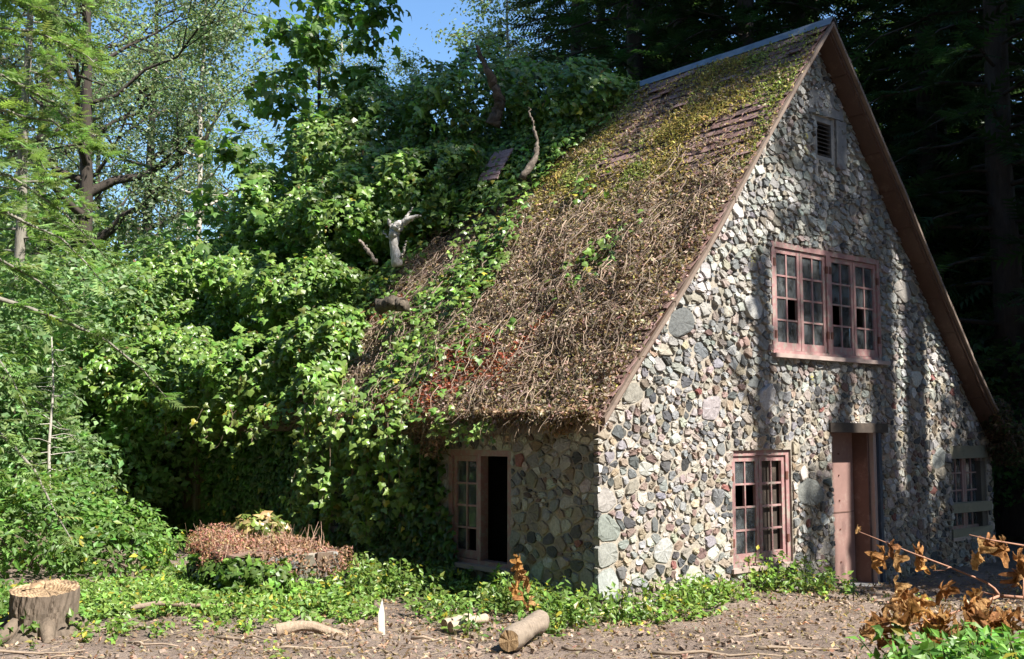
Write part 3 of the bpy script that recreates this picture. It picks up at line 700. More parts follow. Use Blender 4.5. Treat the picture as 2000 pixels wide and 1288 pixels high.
# on the side wall
n_ = 16000; y = r.uniform(2.1, HL, n_); z = r.uniform(-.05, 2.1, n_); n2 = wob(yv(y, z), 1.7, 15)*.5+.5
pk = sm(y+.6*(n2-.5)+.35*(1-z), 2.55, 2.95)*(.55+.45*sm(n2, .2, .6)); inw = ((y > 1.4) & (y < 2.5) & (z > .2)) | ((y > 5.15) & (y < 5.85) & (z > .45) & (z < 1.5) & (n2 < .75)) | ((y > 9.8) & (y < 10.9) & (z > .5))
k = (r.random(n_) < pk) & ~inw; y, z = y[k], z[k]
P = np.stack([-.07-.16*r.random(len(y))*sm(y, 2.4, 3.2), y, z], -1)
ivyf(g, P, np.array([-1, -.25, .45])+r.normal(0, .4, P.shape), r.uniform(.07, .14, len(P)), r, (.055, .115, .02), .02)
fol = g.build('foliage', 'ivy_leaf', ivy, loc=ivy.location); fol.location = (0, 0, 0); tag(fol, kind='stuff')
# hanging curtain: vine strands with leaves, the largest as leaves of their own
strands = []; LV = []
def strand(p0, L, drift, wav, r, dens=26, leaf=(.08, .14)):
    n_ = 10; t = np.linspace(0, 1, n_)[:, None]
    pts = np.array(p0)+np.array([drift[0], drift[1], -L])*t+np.concatenate([wav*np.sin(t*5+r.uniform(0, 6)), wav*np.sin(t*4+r.uniform(0, 6)), 0*t], 1)*t**.5
    strands.append(pts); m_ = max(3, int(L*dens)); tt = r.random(m_)*(n_-1); i0 = np.clip(tt.astype(int), 0, n_-2); f = (tt-i0)[:, None]
    q = pts[i0]*(1-f)+pts[i0+1]*f+r.normal(0, .055, (m_, 3)); s = r.uniform(*leaf, m_)
    for a, b_ in zip(q, s):
        if a[2] > .08: LV.append((a, b_))
for k in range(30): strand((r.uniform(-.7, -.25), r.uniform(4.1, 5.6), r.uniform(1.9, 2.7)), r.uniform(.5, 1.9), (r.normal(-.1, .12), r.normal(-.2, .15)), .06, r)
for k in range(16): strand((r.uniform(-.6, -.3), r.uniform(2.6, 4.2), r.uniform(1.9, 2.3)), r.uniform(.3, 1.3), (r.normal(0, .08), r.normal(-.05, .1)), .05, r, 22)
for k in range(60): strand((r.uniform(-1.1, -.5), r.uniform(6.0, 12.5), r.uniform(1.9, 2.5)), r.uniform(.1, .5), (r.normal(-.05, .1), r.normal(0, .1)), .05, r, 20)
g = Geo()
for p in strands: g.tube(p, np.linspace(.008, .003, len(p)), 4, (.16, .12, .08), False)
so2 = g.build('stem', 'twig', ivy, loc=ivy.location); so2.location = (0, 0, 0); tag(so2, kind='stuff')
LV.sort(key=lambda q: -q[1]/np.linalg.norm(q[0]-CAM))
protos = []
for k in range(8):
    V, F = scatter(IVY, [(0, 0, 0)], [(0, 0, 1)], [1.0], tip=(0, 1, 0), r=r, tipmix=1)
    c = leafcols(1, IVY_B, r, .22, .03)[0]
    me = np_mesh('leaf', V, F, 'ivy_leaf', None, c); protos.append(me)
for k, (p, s) in enumerate(LV[:300]):
    o = protos[k] if k < 8 else protos[r.integers(8)].copy()
    if k >= 8: COL.objects.link(o)
    o.parent = ivy; o.location = Vector(p)-ivy.location; o.scale = (s, s, s)
    nv = Vector(norm(np.array([-.35, -.7, .5])+r.normal(0, .4, 3))); o.rotation_euler = nv.to_track_quat('Z', 'Y').to_euler()
    o.rotation_euler.rotate_axis('Z', r.uniform(2.2, 4.1))
g = Geo(); P = np.array([q[0] for q in LV[300:]]); S = np.array([q[1] for q in LV[300:]])
ivyf(g, P, np.array([-.5, -.7, .5])+r.normal(0, .45, P.shape), S, r, IVY_B, .02)
o = g.build('hanging_foliage', 'ivy_leaf', ivy, loc=ivy.location); o.location = (0, 0, 0); tag(o, kind='stuff')

# ------------------------------------------------------------------ trees
def bez(a, b_, c, n_): 
    t = np.linspace(0, 1, n_)[:, None]; return (1-t)**2*np.asarray(a)+2*t*(1-t)*np.asarray(b_)+t*t*np.asarray(c)

def broadleaf(name, seed, H, base, R, nlimb, bark, leafc, lsize, nleaf, T=DIAM, up=.8, trunk_r=.14, lean=(0, 0), fork=0, spread=.35, clump=.35, prof=None, yellow=0, nsec=5, sdev=1.0, lmat='tree_leaf', tip=0.0):
    r = np.random.default_rng(seed); e = empty(name); tb = Geo(); n_ = 14
    zz = np.linspace(0, H*.97, n_); tr = np.stack([lean[0]*zz+.12*np.cumsum(r.normal(0, .35, n_)), lean[1]*zz+.12*np.cumsum(r.normal(0, .35, n_)), zz], -1)
    rad = trunk_r*(tip+(1-tip)*(1-zz/H)**.8)+.012; rad[0] *= 1.35
    tb.tube(tr, rad, 8, bark, True); tips = []
    prof = prof or (lambda f: math.sin(math.pi*min(1, max(.06, .12+.88*f)))**.7)
    for k in range(nlimb):
        f = (k+r.random()*.8)/nlimb; z0 = base+(H-base)*f*.97; i0 = z0/(H*.97)*(n_-1); a0 = int(min(i0, n_-2)); p0 = tr[a0]*(1-(i0-a0))+tr[a0+1]*(i0-a0)
        L = R*prof(f)*r.uniform(.7, 1.15); az = k*2.4+r.normal(0, .4); rise = up*r.uniform(.5, 1.2)*L
        d = np.array([math.cos(az), math.sin(az), 0]); end = p0+d*L+np.array([0, 0, rise]); mid = p0+d*L*.5+np.array([0, 0, rise*r.uniform(.15, .5)])
        pts = bez(p0, mid, end, 7)+np.concatenate([np.zeros((1, 3)), r.normal(0, .05*L/2, (6, 3))]); r0 = max(.012, rad[a0]*r.uniform(.35, .6)*(1.6 if k < fork else 1))
        tb.tube(pts, np.linspace(r0, .006, 7), 5, bark, False); tips.append((pts[-1], clump)); 
        for j in range(nsec):
            q = r.uniform(.3, .98)*6; a1 = int(min(q, 5)); p1 = pts[a1]*(1-(q-a1))+pts[a1+1]*(q-a1); L2 = L*r.uniform(.2, .5)*sdev
            d2 = norm(d+r.normal(0, .9, 3)); e2 = p1+d2*L2+np.array([0, 0, L2*.25]); tb.tube(bez(p1, (p1+e2)/2+r.normal(0, .04, 3), e2, 4), np.linspace(max(r0*.4, .006), .004, 4), 3, bark, False)
            tips.append((e2, clump)); tips.append(((p1+e2)/2, clump*.8))
    tips.append((tr[-1], clump))
    tb.build('trunk', 'bark', e, True)
    C_ = np.array([t[0] for t in tips]); Sg = np.array([t[1] for t in tips]); id_ = r.integers(len(C_), size=nleaf)
    off = r.normal(size=(nleaf, 3))*np.array([1, 1, .7]); P = C_[id_]+off*Sg[id_][:, None]*r.uniform(.3, 1.15, (nleaf, 1))
    cc = leafcols(nleaf, leafc, r, .25, yellow)*np.exp(r.normal(0, .18, len(C_)))[id_][:, None]
    g = Geo(); leaf_geo(g, T, P, np.array([0, -.2, .8])+.35*off+r.normal(0, .5, (nleaf, 3)), r.uniform(.65, 1.25, nleaf)*lsize, None, (0, 0, -1), .45, r, cols=cc)
    g.build('crown', lmat, e); return e

def conifer(name, seed, H, base, R, nb, bark, leafc, fsize, droop=.35, trunk_r=.22, per=14, bare=.0, dead=0, fill=1.0):
    r = np.random.default_rng(seed); e = empty(name); tb = Geo(); n_ = 16; zz = np.linspace(0, H, n_)
    tr = np.stack([.05*np.cumsum(r.normal(0, 1, n_))*.5, .05*np.cumsum(r.normal(0, 1, n_))*.5, zz], -1); rad = trunk_r*(1-zz/H)**.9+.012; rad[0] *= 1.3
    tb.tube(tr, rad, 9, bark, True); PP, TT, NN, SS = [], [], [], []
    for k in range(nb):
        f = (k+r.random())/nb; z0 = base+(H-base)*f**.92; L = R*(1-f)**.75*r.uniform(.6, 1.1)+.25; az = k*2.399+r.normal(0, .3)
        d = np.array([math.cos(az), math.sin(az), 0]); p0 = np.array([np.interp(z0, zz, tr[:, 0]), np.interp(z0, zz, tr[:, 1]), z0]); dr = droop*L*r.uniform(.6, 1.4)
        pts = bez(p0, p0+d*L*.55+np.array([0, 0, .12*L-.2*dr]), p0+d*L+np.array([0, 0, -dr]), 7)+np.concatenate([np.zeros((1, 3)), r.normal(0, .025*L/2, (6, 3))])
        tb.tube(pts, np.linspace(.012+.011*L, .005, 7), 4, bark, False)
        m_ = int(per*fill*(.4+.6*L/R)*(1 if L > .6 else .6)); sid = np.array([-d[1], d[0], 0])
        for j in range(m_):
            q = (bare+(1-bare)*r.random()**.8)*6; a1 = int(min(q, 5)); p1 = pts[a1]*(1-(q-a1))+pts[a1+1]*(q-a1); s_ = (-1)**j
            PP.append(p1+r.normal(0, .04, 3)); TT.append(norm(d*.7+sid*s_*r.uniform(.35, 1.1)+np.array([0, 0, -r.uniform(.15, .8)*droop*1.6]))); NN.append(np.array([0, 0, 1.])+r.normal(0, .3, 3)); SS.append(fsize*r.uniform(.6, 1.2)*(.6+.4*(1-q/6)))
        PP.append(pts[-1]); TT.append(norm(d+np.array([0, 0, -.4*droop]))); NN.append(np.array([0, 0, 1.])); SS.append(fsize*.8)
    for k in range(dead):
        z0 = r.uniform(.15, 1)*base; az = r.uniform(0, 6.28); d = np.array([math.cos(az), math.sin(az), 0]); L = R*r.uniform(.25, .7); p0 = np.array([np.interp(z0, zz, tr[:, 0]), np.interp(z0, zz, tr[:, 1]), z0])
        pts = bez(p0, p0+d*L*.5, p0+d*L+np.array([0, 0, -.25*L]), 5)+r.normal(0, .03, (5, 3)); tb.tube(pts, np.linspace(.02, .005, 5), 4, (.3, .28, .25), False)
    tb.build('trunk', 'bark', e, True); g = Geo(); n_ = len(PP); cols = leafcols(n_, leafc, r, .22)
    leaf_geo(g, FROND, np.array(PP), np.array(NN), np.array(SS), None, np.array(TT), .93, r, cols=cols); g.build('crown', 'needle_leaf', e); return e

def shrub(name, seed, lumps, dens, leafc, lsize, T=OVATE, loc=(0, 0, 0), yellow=.002, label=None, group=None, cat='shrub', stems=14, amp=.5, lmat='tree_leaf', deep=.5):
    r = np.random.default_rng(seed); e = empty(name, loc); LC = np.array([q[:3] for q in lumps]); LR = np.array([q[3:] for q in lumps])
    P, N = lump_points(LC, LR, dens, r, amp, 1.7/max(.5, LR.mean()), .03, deep, .7); g = Geo(); n_ = len(P)
    cc = leafcols(n_, leafc, r, .25, yellow)*np.exp(.3*wob(P, 2.2, seed))[:, None]
    leaf_geo(g, T, P, N*.5+np.array([-.05, -.25, .6])+r.normal(0, .5, P.shape), r.uniform(.65, 1.3, n_)*lsize, None, (0, 0, -1), .4, r, cols=cc); g.build('crown', lmat, e)
    t = Geo(); top = LC[:, 2].max()
    for k in range(stems):
        q = LC[r.integers(len(LC))]+r.normal(0, .3, 3)*LR.mean(0); b0 = np.array([LC[:, 0].mean()+r.normal(0, .2), LC[:, 1].mean()+r.normal(0, .2), -.05]); t.tube(bez(b0, np.array([b0[0], b0[1], q[2]*.6]), q, 6), np.linspace(.03, .006, 6), 4, (.14, .11, .08), False)
    tag(t.build('stem', 'twig', e), kind='stuff')
    if label: tag(e, label, cat, group)
    return e

def put(e, px, depth, rz=0, s=1.0, label=None, cat='tree', group=None, z=0):
    p = gspot(px, depth); e.location = (p[0], p[1], z-.05); e.rotation_euler = (0, 0, rz); e.scale = (s, s, s)
    if label: tag(e, label, cat, group)
    return e
def put_at(e, x, y, rz=0, s=1.0, label=None, cat='tree', group=None):
    e.location = (x, y, -.05); e.rotation_euler = (0, 0, rz); e.scale = (s, s, s)
    if label: tag(e, label, cat, group)
    return e

DARKB = (.05, .04, .033); PALE = (.42, .38, .33); REDB = (.12, .07, .05)
GREY_GREEN = (.17, .225, .125); BLUE_GREEN = (.17, .265, .11)
# alder with dark forked trunk
alder = broadleaf('alder_tree', 41, 19, 5.5, 4.4, 26, DARKB, GREY_GREEN, .13, 21000, up=.75, trunk_r=.26, fork=9, clump=.55, nsec=6)
put(alder, 155, 29, .5, 1, 'tall alder with dark forking trunk and airy grey green crown', group='broadleaf trees beyond the clearing')
birch = broadleaf('birch_tree', 42, 16.5, 3.0, 2.0, 34, PALE, (.165, .225, .12), .12, 15000, up=.5, trunk_r=.12, clump=.42, nsec=4, prof=lambda f: .35+.65*math.sin(math.pi*(.15+.8*f)))
put(birch, 383, 30, 0, 1, 'slender birch with straight pale trunk against the sky', group='broadleaf trees beyond the clearing')
bl = [(60, 38, 2.0, 1.25, alder, 'alder behind the hanging fir boughs at the picture edge'), (270, 41, 4.1, 1.12, alder, 'alder behind the gap between forked alder and birch'),
      (478, 40, 1.3, .78, birch, 'short birch behind the maple sapling'), (330, 46, 2.6, 1.2, birch, 'distant birch just behind the pale trunked birch'),
      (655, 40, 3.3, 1.05, birch, 'birch whose crown fills behind the maple'), (748, 47, .7, 1.12, birch, 'thin distant birch top above the ivy mound'),
      (835, 49, 5.1, 1.14, birch, 'birch top peeking over the ivy crest'), (985, 44, 2.2, 1.4, birch, 'sunlit birch at the edge of the dark firs'),
      (1735, 38, 1.2, 1.0, birch, 'sunlit birch glimpsed in the gap right of the gable peak'), (180, 52, 5.6, 1.1, alder, 'farthest alder filling between trunks'), (-60, 34, 5, 1.1, alder, 'alder at the edge beside the fir boughs')]
for px, d, rz, s, src, lab in bl: put(copy_tree(src), px, d, rz, s, lab, 'tree', 'broadleaf trees beyond the clearing')
maple = broadleaf('maple_tree', 43, 11.6, 3.4, 2.6, 22, DARKB, (.11, .2, .045), .25, 2300, T=MAPLE, up=.45, trunk_r=.09, clump=.34, nsec=4, yellow=.0, prof=lambda f: .95-.5*f)
put(maple, 600, 22.5, .4, 1, 'young maple with big dark star shaped leaves against the sky')
m2 = put(copy_tree(maple), 455, 25, 2.5, .62, 'low maple sapling with bright leaves left of the tall maple')
m3 = put(copy_tree(maple), 690, 27, 4.5, .85, 'maple sapling tucked behind the ivy shoulder')

# fir with hanging boughs near the left edge
hem = conifer('hemlock_tree', 51, 22, 1.6, 3.4, 100, (.22, .2, .17), (.17, .25, .09), .46, droop=.42, trunk_r=.2, per=75, bare=.1)
put(hem, -135, 15.8, 1.0, 1, 'hemlock with drooping sunlit boughs reaching in from the edge', group='conifers')
h2 = put(copy_tree(hem), 20, 24, 3.2, .8, 'smaller hemlock behind the drooping boughs', group='conifers')
# dark firs behind the house
fir = conifer('fir_tree', 52, 27, 2.5, 4.2, 190, DARKB, (.034, .066, .026), .85, droop=.32, trunk_r=.32, per=26, bare=.1, dead=10)
put(fir, 1980, 21, 0, 1, 'dark fir with bare trunk at the far edge of the picture', group='dark firs behind the cottage')
fl = [(1130, 34, .4, 1.0, 'dark fir above the ivy end of the ridge'), (1250, 27, 1.6, 1.0, 'dark fir over the middle of the metal ridge'), (1340, 30, 2.9, 1.1, 'dark fir standing left of the gable peak'),
      (1470, 26, 4.2, 1.0, 'dark fir right behind the gable peak'), (1580, 30, 5.2, 1.1, 'fir behind the peak with sky showing through'), (1835, 25, .9, 1.0, 'dark fir beside the upper right roof edge'), (1850, 27, 2.2, 1.1, 'dark fir between the roof edge and the edge trunk'),
      (1860, 34, 3.4, 1.15, 'rear fir deep in the shade behind the cottage'), (1920, 34, 1.1, 1.15, 'rear fir behind the edge trunk'), (1180, 42, 2.2, 1.2, 'rear fir behind the ivy crest'), (1280, 40, 5.2, 1.2, 'rear fir above the ridge, second row'), (1420, 40, 3.9, 1.2, 'rear fir behind the peak, second row'), (1610, 42, .2, 1.2, 'rear fir seen in the gap right of the peak'), (2060, 25, 2.7, 1.0, 'fir beyond the edge trunk')]
for px, d, rz, s, lab in fl: put(copy_tree(fir), px, d, rz, s, lab, 'tree', 'dark firs behind the cottage')
# firs standing in the sun's path behind the photographer: they shade the gable and the wood
tall = conifer('shade_fir', 53, 34, 23.5, 3.0, 90, DARKB, (.022, .045, .018), .95, droop=.3, trunk_r=.5, per=26, bare=.1, dead=16)
G1 = 'firs outside the view that shade the gable'
put_at(tall, 8.75, -10, 0, 1.0, 'tall bare stemmed fir outside the view casting the broad stripe right of the upper window', 'tree', G1)
slimf = conifer('slim_fir', 58, 26, 17.5, 1.3, 60, DARKB, (.022, .045, .018), .6, droop=.3, trunk_r=.4, per=12, bare=.1, dead=14)
put_at(slimf, 7.3, -12, 2.2, 1.0, 'tall bare stemmed fir outside the view casting the stripe through the gable peak', 'tree', G1)
put_at(copy_tree(tall), 8.7, -13.6, 4.2, 1.15, 'tall bare stemmed fir outside the view shading the ivy crest', 'tree', G1)
SH_ = [(14.2, -10.0, 1.1, 1.2), (18, -10, 3.1, 1.25), (22, -12, 4.1, 1.3), (26, -10, 5.1, 1.25), (30, -12, .6, 1.3), (34, -10, 1.7, 1.3), (19, -16, 2.7, 1.3), (25, -17, 3.9, 1.3), (14.5, -17, 3.3, 1.3)]
for x, y, rz, s in SH_: put_at(copy_tree(fir), x, y, rz, s, 'dense fir outside the view shading the wood', 'tree', G1)
pole = broadleaf('dead_pole', 54, 16.2, 11.5, .9, 9, DARKB, (.05, .1, .03), .14, 160, tip=.8, trunk_r=.19, clump=.25, nsec=3)
G2 = 'slim trees outside the view'
put_at(pole, 5.0, -10, 0, 1, 'slim bare tree outside the view casting a stripe left of the upper window', 'tree', G2)
p2 = broadleaf('slim_tree', 55, 19.5, 13.8, 2.3, 16, DARKB, (.05, .1, .03), .17, 1000, tip=.6, trunk_r=.06, clump=.35, nsec=4)
put_at(p2, 7.5, -9.8, 1, 1, 'slim leafy tree outside the view dappling the upper gable', 'tree', G2)
p3 = broadleaf('hazel_tree', 56, 11.4, 5.5, 1.9, 20, DARKB, (.05, .1, .03), .17, 7000, trunk_r=.12, clump=.4, nsec=4)
put_at(p3, 7.9, -9.9, 0, 1, 'leafy hazel outside the view shading the ground before the door', 'tree', G2)
put_at(copy_tree(p3), 10.2, -10.4, 2, 1.14, 'taller hazel outside the view shading the wall right of the door', 'tree', G2)
p4 = broadleaf('rowan_tree', 57, 13.3, 10.6, .45, 9, DARKB, (.05, .1, .03), .15, 700, trunk_r=.06, clump=.22, nsec=3)
put_at(p4, 6.1, -10, 0, 1, 'thin rowan outside the view shading the stones between window and door', 'tree', G2)

put_at(copy_tree(tall), 11.5, -14, 1.2, 1.15, 'tall bare stemmed fir outside the view shading the ridge end', 'tree', G1)
# undergrowth behind and beside the house
bush = shrub('leafy_shrub', 61, [(0, 0, 1.3, 1.4, 1.3, 1.5), (.9, .3, 2.1, 1.1, 1.0, 1.1), (-.9, -.2, 1.9, 1.1, 1.1, 1.2), (.1, .2, 3.0, 1.0, 1.0, 1.0)], 300, BLUE_GREEN, .115, DIAM)
US = [(40, 20, 1.15, 'tall blue green shrub behind the hemlock boughs'), (150, 23, 1.5, 'high blue green thicket under the forked alder'), (265, 21, 1.3, 'blue green shrub in front of the forked alder'), (310, 26, 1.7, 'thicket below the sky gap beside the birch'), (235, 21, 1.0, 'low shrub next to the ivy hanging off the far end'),
      (410, 27, 1.6, 'thicket under the pale birch'), (95, 30, 2.1, 'tall thicket behind the dead sapling'), (-40, 18, 1.2, 'shrub cut by the picture edge above the bramble'), (520, 30, 1.7, 'thicket behind the ivy shoulder'), (225, 32, 2.2, 'rear thicket between alder trunk and sky gap'), (-30, 34, 2.0, 'rear thicket at the picture edge behind the boughs'), (60, 42, 2.2, 'far thicket seen under the hemlock boughs'), (130, 38, 1.8, 'far thicket behind the forked alder foot'), (-110, 27, 1.6, 'thicket beyond the picture edge behind the bramble')]
put(bush, *US[0][:2], 0, US[0][2], US[0][3], 'shrub', 'undergrowth shrubs on the left')
for k, (px, d, s, lab) in enumerate(US[1:]): put(copy_tree(bush), px, d, k*1.7, s, lab, 'shrub', 'undergrowth shrubs on the left')
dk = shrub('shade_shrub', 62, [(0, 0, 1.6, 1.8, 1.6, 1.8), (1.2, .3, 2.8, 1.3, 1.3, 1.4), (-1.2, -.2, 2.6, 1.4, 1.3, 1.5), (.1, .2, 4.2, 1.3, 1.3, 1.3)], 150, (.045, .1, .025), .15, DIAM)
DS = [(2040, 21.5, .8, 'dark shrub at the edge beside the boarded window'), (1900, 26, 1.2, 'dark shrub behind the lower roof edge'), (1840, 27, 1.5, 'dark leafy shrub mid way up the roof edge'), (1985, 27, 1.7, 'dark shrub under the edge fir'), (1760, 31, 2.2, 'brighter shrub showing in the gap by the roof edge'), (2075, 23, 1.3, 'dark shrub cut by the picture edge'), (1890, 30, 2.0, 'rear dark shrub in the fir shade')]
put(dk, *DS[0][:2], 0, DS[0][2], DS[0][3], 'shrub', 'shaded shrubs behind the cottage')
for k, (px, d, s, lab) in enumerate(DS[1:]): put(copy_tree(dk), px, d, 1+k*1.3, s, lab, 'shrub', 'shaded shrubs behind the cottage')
# bramble at the left front
shrub('bramble', 63, [(0, 0, .5, 1.1, .9, .75), (.9, -.4, .35, .8, .7, .55), (-.8, .5, .7, 1.0, .9, .9), (.4, .9, .6, .9, .8, .8)], 330, (.11, .2, .045), .11, OVATE, tuple(gspot(75, 15.2)), .01, 'bright green bramble behind the tree stump', None, 'bramble', amp=.3)
shrub('bramble', 64, [(0, 0, .3, .7, .5, .4), (.5, .2, .25, .5, .4, .35)], 320, (.1, .18, .04), .1, OVATE, tuple(gspot(215, 14.4)), .03, 'low bramble at the mouth of the dark hollow', None, 'bramble')

# unseen firs and shrubs added round the clearing to block sky light
RG = [(-6.5, -17, .3, 1.0), (-11, -16, 1.4, 1.1), (-15, -14, 2.2, 1.0), (-18, -9, 3.3, 1.1), (-19, -3, 4.4, 1.0), (-17, 3, 5.0, 1.1), (-14, 8, .9, 1.0), (-22, -13, 1.9, 1.2), (-24, -2, 2.9, 1.2), (-21, 6, 4.0, 1.2), (-12, -21, 5.5, 1.2)]
for x, y, rz, s in RG: put_at(copy_tree(fir), x, y, rz, s, 'unseen fir added round the clearing to cut sky light', 'tree', 'added firs outside the view round the clearing')
RG2 = [(13.9, -5.4, .5, .95), (-8.5, -16, .7, 1.1), (-3.8, -21, 2.7, .95), (-12.5, 0, .2, .9), (-14.2, -5.5, 1.2, .9), (-12.2, 6.5, 2.2, .85)]+[(-6+3*k, -17.5+.8*(k % 2), k*1.3, .5) for k in range(7)]+[(-12.5, -14.5, 3.0, .8)]  # more added firs; the short front row blocks low sky but not sun
for x, y, rz, s in RG2: put_at(copy_tree(fir), x, y, rz, s, 'unseen fir added round the clearing to cut sky light', 'tree', 'added firs outside the view round the clearing')
for k, (x, y, s) in enumerate([(-9, -15, 1.2), (-14, -11, 1.3), (-15, -6, 1.4), (-14.5, -1, 1.5), (-12.5, 4, 1.4), (-5, -15, 1.3)]): put_at(copy_tree(dk), x, y, k*1.1, s, 'unseen shrub added at the clearing edge to cut sky light', 'shrub', 'added shrubs outside the view round the clearing')

# ------------------------------------------------------------------ small things on and round the house
r = np.random.default_rng(71)
def gz(x, y): return float(ground_z(x, y))
def limb(name, pix, rad, c, label, cat='dead branch', sides=8, material='deadwood', parent=None, group=None):
    pts = np.array([spot(*q) for q in pix]); n_ = max(10, 6*len(pts)); t = np.linspace(0, len(pts)-1, n_); P = np.stack([np.interp(t, np.arange(len(pts)), pts[:, k]) for k in range(3)], -1)
    for _ in range(1): P[1:-1] = (P[:-2]+2*P[1:-1]+P[2:])/4
    P = P+r.normal(0, .009, P.shape); R = np.interp(t, np.arange(len(pts)), rad); V, F = tube(P, R*(1+.12*np.sin(np.arange(n_)*.9+r.uniform(0, 6))), sides); V = V+r.normal(0, 1, V.shape)*R.mean()*.09; g = Geo(); g.add(V, F, np.array(c)*np.exp(r.normal(0, .2, (len(F), 1)))); 
    if parent is None: 
        o = g.build(name, material, None, True, P[0]); tag(o, label, cat, group)
    else: o = g.build(name, material, parent, True); o.matrix_parent_inverse = parent.matrix_basis.inverted()
    return o
GREYW = (.46, .43, .4)
sn = limb('snag', [(776, 520, 17.4), (768, 462, 17.4), (776, 443, 17.35), (795, 430, 17.3), (822, 420, 17.2)], [.085, .075, .085, .05, .012], GREYW, 'bleached antler shaped snag poking out of the ivy', 'snag', 10)
limb('prong', [(770, 458, 17.4), (762, 440, 17.38), (758, 428, 17.35)], [.05, .035, .018], GREYW, None, parent=sn)
limb('prong', [(786, 436, 17.3), (800, 415, 17.3), (806, 405, 17.28)], [.03, .016, .006], GREYW, None, parent=sn)
limb('prong', [(771, 470, 17.4), (755, 462, 17.42), (748, 452, 17.42)], [.025, .014, .005], GREYW, None, parent=sn)
limb('stub', [(735, 512, 17.0), (716, 488, 17.0), (702, 468, 17.0)], [.035, .03, .018], (.22, .18, .15), 'short broken stub left of the antler shaped snag', 'snag')
limb('stub', [(784, 505, 16.9), (789, 488, 16.9), (794, 470, 16.9)], [.022, .018, .01], (.34, .3, .26), 'thin pale stub just below the antler shaped snag', 'snag')
limb('leaning_snag', [(962, 245, 18.2), (978, 200, 18.2), (958, 150, 18.2), (930, 88, 18.2)], [.12, .1, .07, .02], (.08, .058, .042), 'dark broken trunk leaning out of the ivy crest', 'trunk')
limb('broken_limb', [(1020, 347, 15.8), (1046, 310, 15.9), (1050, 275, 16.0), (1040, 240, 16.1), (1032, 208, 16.2)], [.06, .045, .025, .018, .008], (.13, .105, .085), 'weathered curved limb lying down the upper roof', 'limb')
lg = limb('hollow_log', [(735, 600, 16.1), (770, 592, 15.9), (792, 597, 15.8)], [.1, .105, .09], (.1, .08, .06), 'short hollow log end stuck in the ivy on the roof', 'log', 12)
# lifted sheet of shingles
sh = empty('loose_shingles', tuple(rpos(5.15, 1.85, .4))); tag(sh, 'lifted patch of loose shingles beside the ivy edge', 'shingles')
for k in range(7):
    g = Geo(); a = np.array([k*.1-.35, 0, 0]); g.box((k*.1-.35, -.2, .01*(k % 2)), (k*.1-.255, .22, .02+.01*(k % 2)), (.3, .2, .2), jit=.008); o = g.build('shingle', 'roof_shingle', sh)
sh.rotation_euler = (math.radians(4), math.radians(-56), math.radians(6))
# dead sapling among the shrubs
ds = empty('dead_sapling', tuple(gspot(100, 17.0))); tag(ds, 'thin pale dead sapling with bare twigs before the shrubs', 'sapling'); g = Geo()
tr = np.array([(0, 0, 0), (.02, .03, .8), (-.02, .02, 1.7), (.0, -.02, 2.6), (-.05, .0, 3.4)]); g.tube(tr, [.035, .03, .024, .018, .006], 6, (.42, .38, .34)); g.build('trunk', 'twig', ds, True); g = Geo()
for k in range(34):
    z = r.uniform(.6, 3.2); a = r.uniform(0, 6.28); L = r.uniform(.2, .8)*(1-.15*z); p = np.array([0, 0, z]); d = np.array([math.cos(a), math.sin(a), r.normal(-.05, .2)]); g.tube(np.array([p, p+d*L*.5+r.normal(0, .03, 3), p+d*L+r.normal(0, .05, 3)]), [.008, .005, .002], 4, (.45, .41, .37), False)
tag(g.build('twigs', 'twig', ds), kind='stuff')
# board wall at the far end of the side wall
for k in range(7):
    y0 = 9.75+k*.17; g = Geo(); g.box((-.035-.01*(k % 2), y0, -.1), (-.008, y0+.16, 2.05), (.2, .15, .09), jit=.004); g.build('wall_board', 'wall_board', house)
g = Geo(); g.box((-.09, 10.3, -.1), (-.045, 10.4, 2.05)); g.build('corner_board', 'plank_wood', house)
# ferns hanging at the eave
for k, (y_, L, lab) in enumerate(((1.9, .3, 'pale hanging fern at the eave left of the vine stem'), (1.45, .26, 'short hanging fern at the eave above the side window'), (2.3, .22, 'small fern tuft at the eave edge over the window'))):
    p0 = rpos(y_, LLEN, .05); e = empty('fern', tuple(p0)); tag(e, lab, 'fern'); g = Geo()
    for j in range(3):
        t = np.linspace(0, 1, 6)[:, None]; d = np.array([-.12-.05*j, -.15+.12*j, -L]); pts = d*t+np.array([-.08, 0, .05])*np.sin(t*2.6); g.tube(pts, .003, 3, (.2, .24, .08), False)
        q = np.repeat(pts[1:], 4, 0)+r.normal(0, .008, (20, 3)); leaf_geo(g, DIAM, q, np.array([-.6, -.6, .4])+r.normal(0, .3, q.shape), .075, (.22, .3, .08), (0, 0, -.4), .3, r)
    g.build('frond', 'weed_leaf', e)

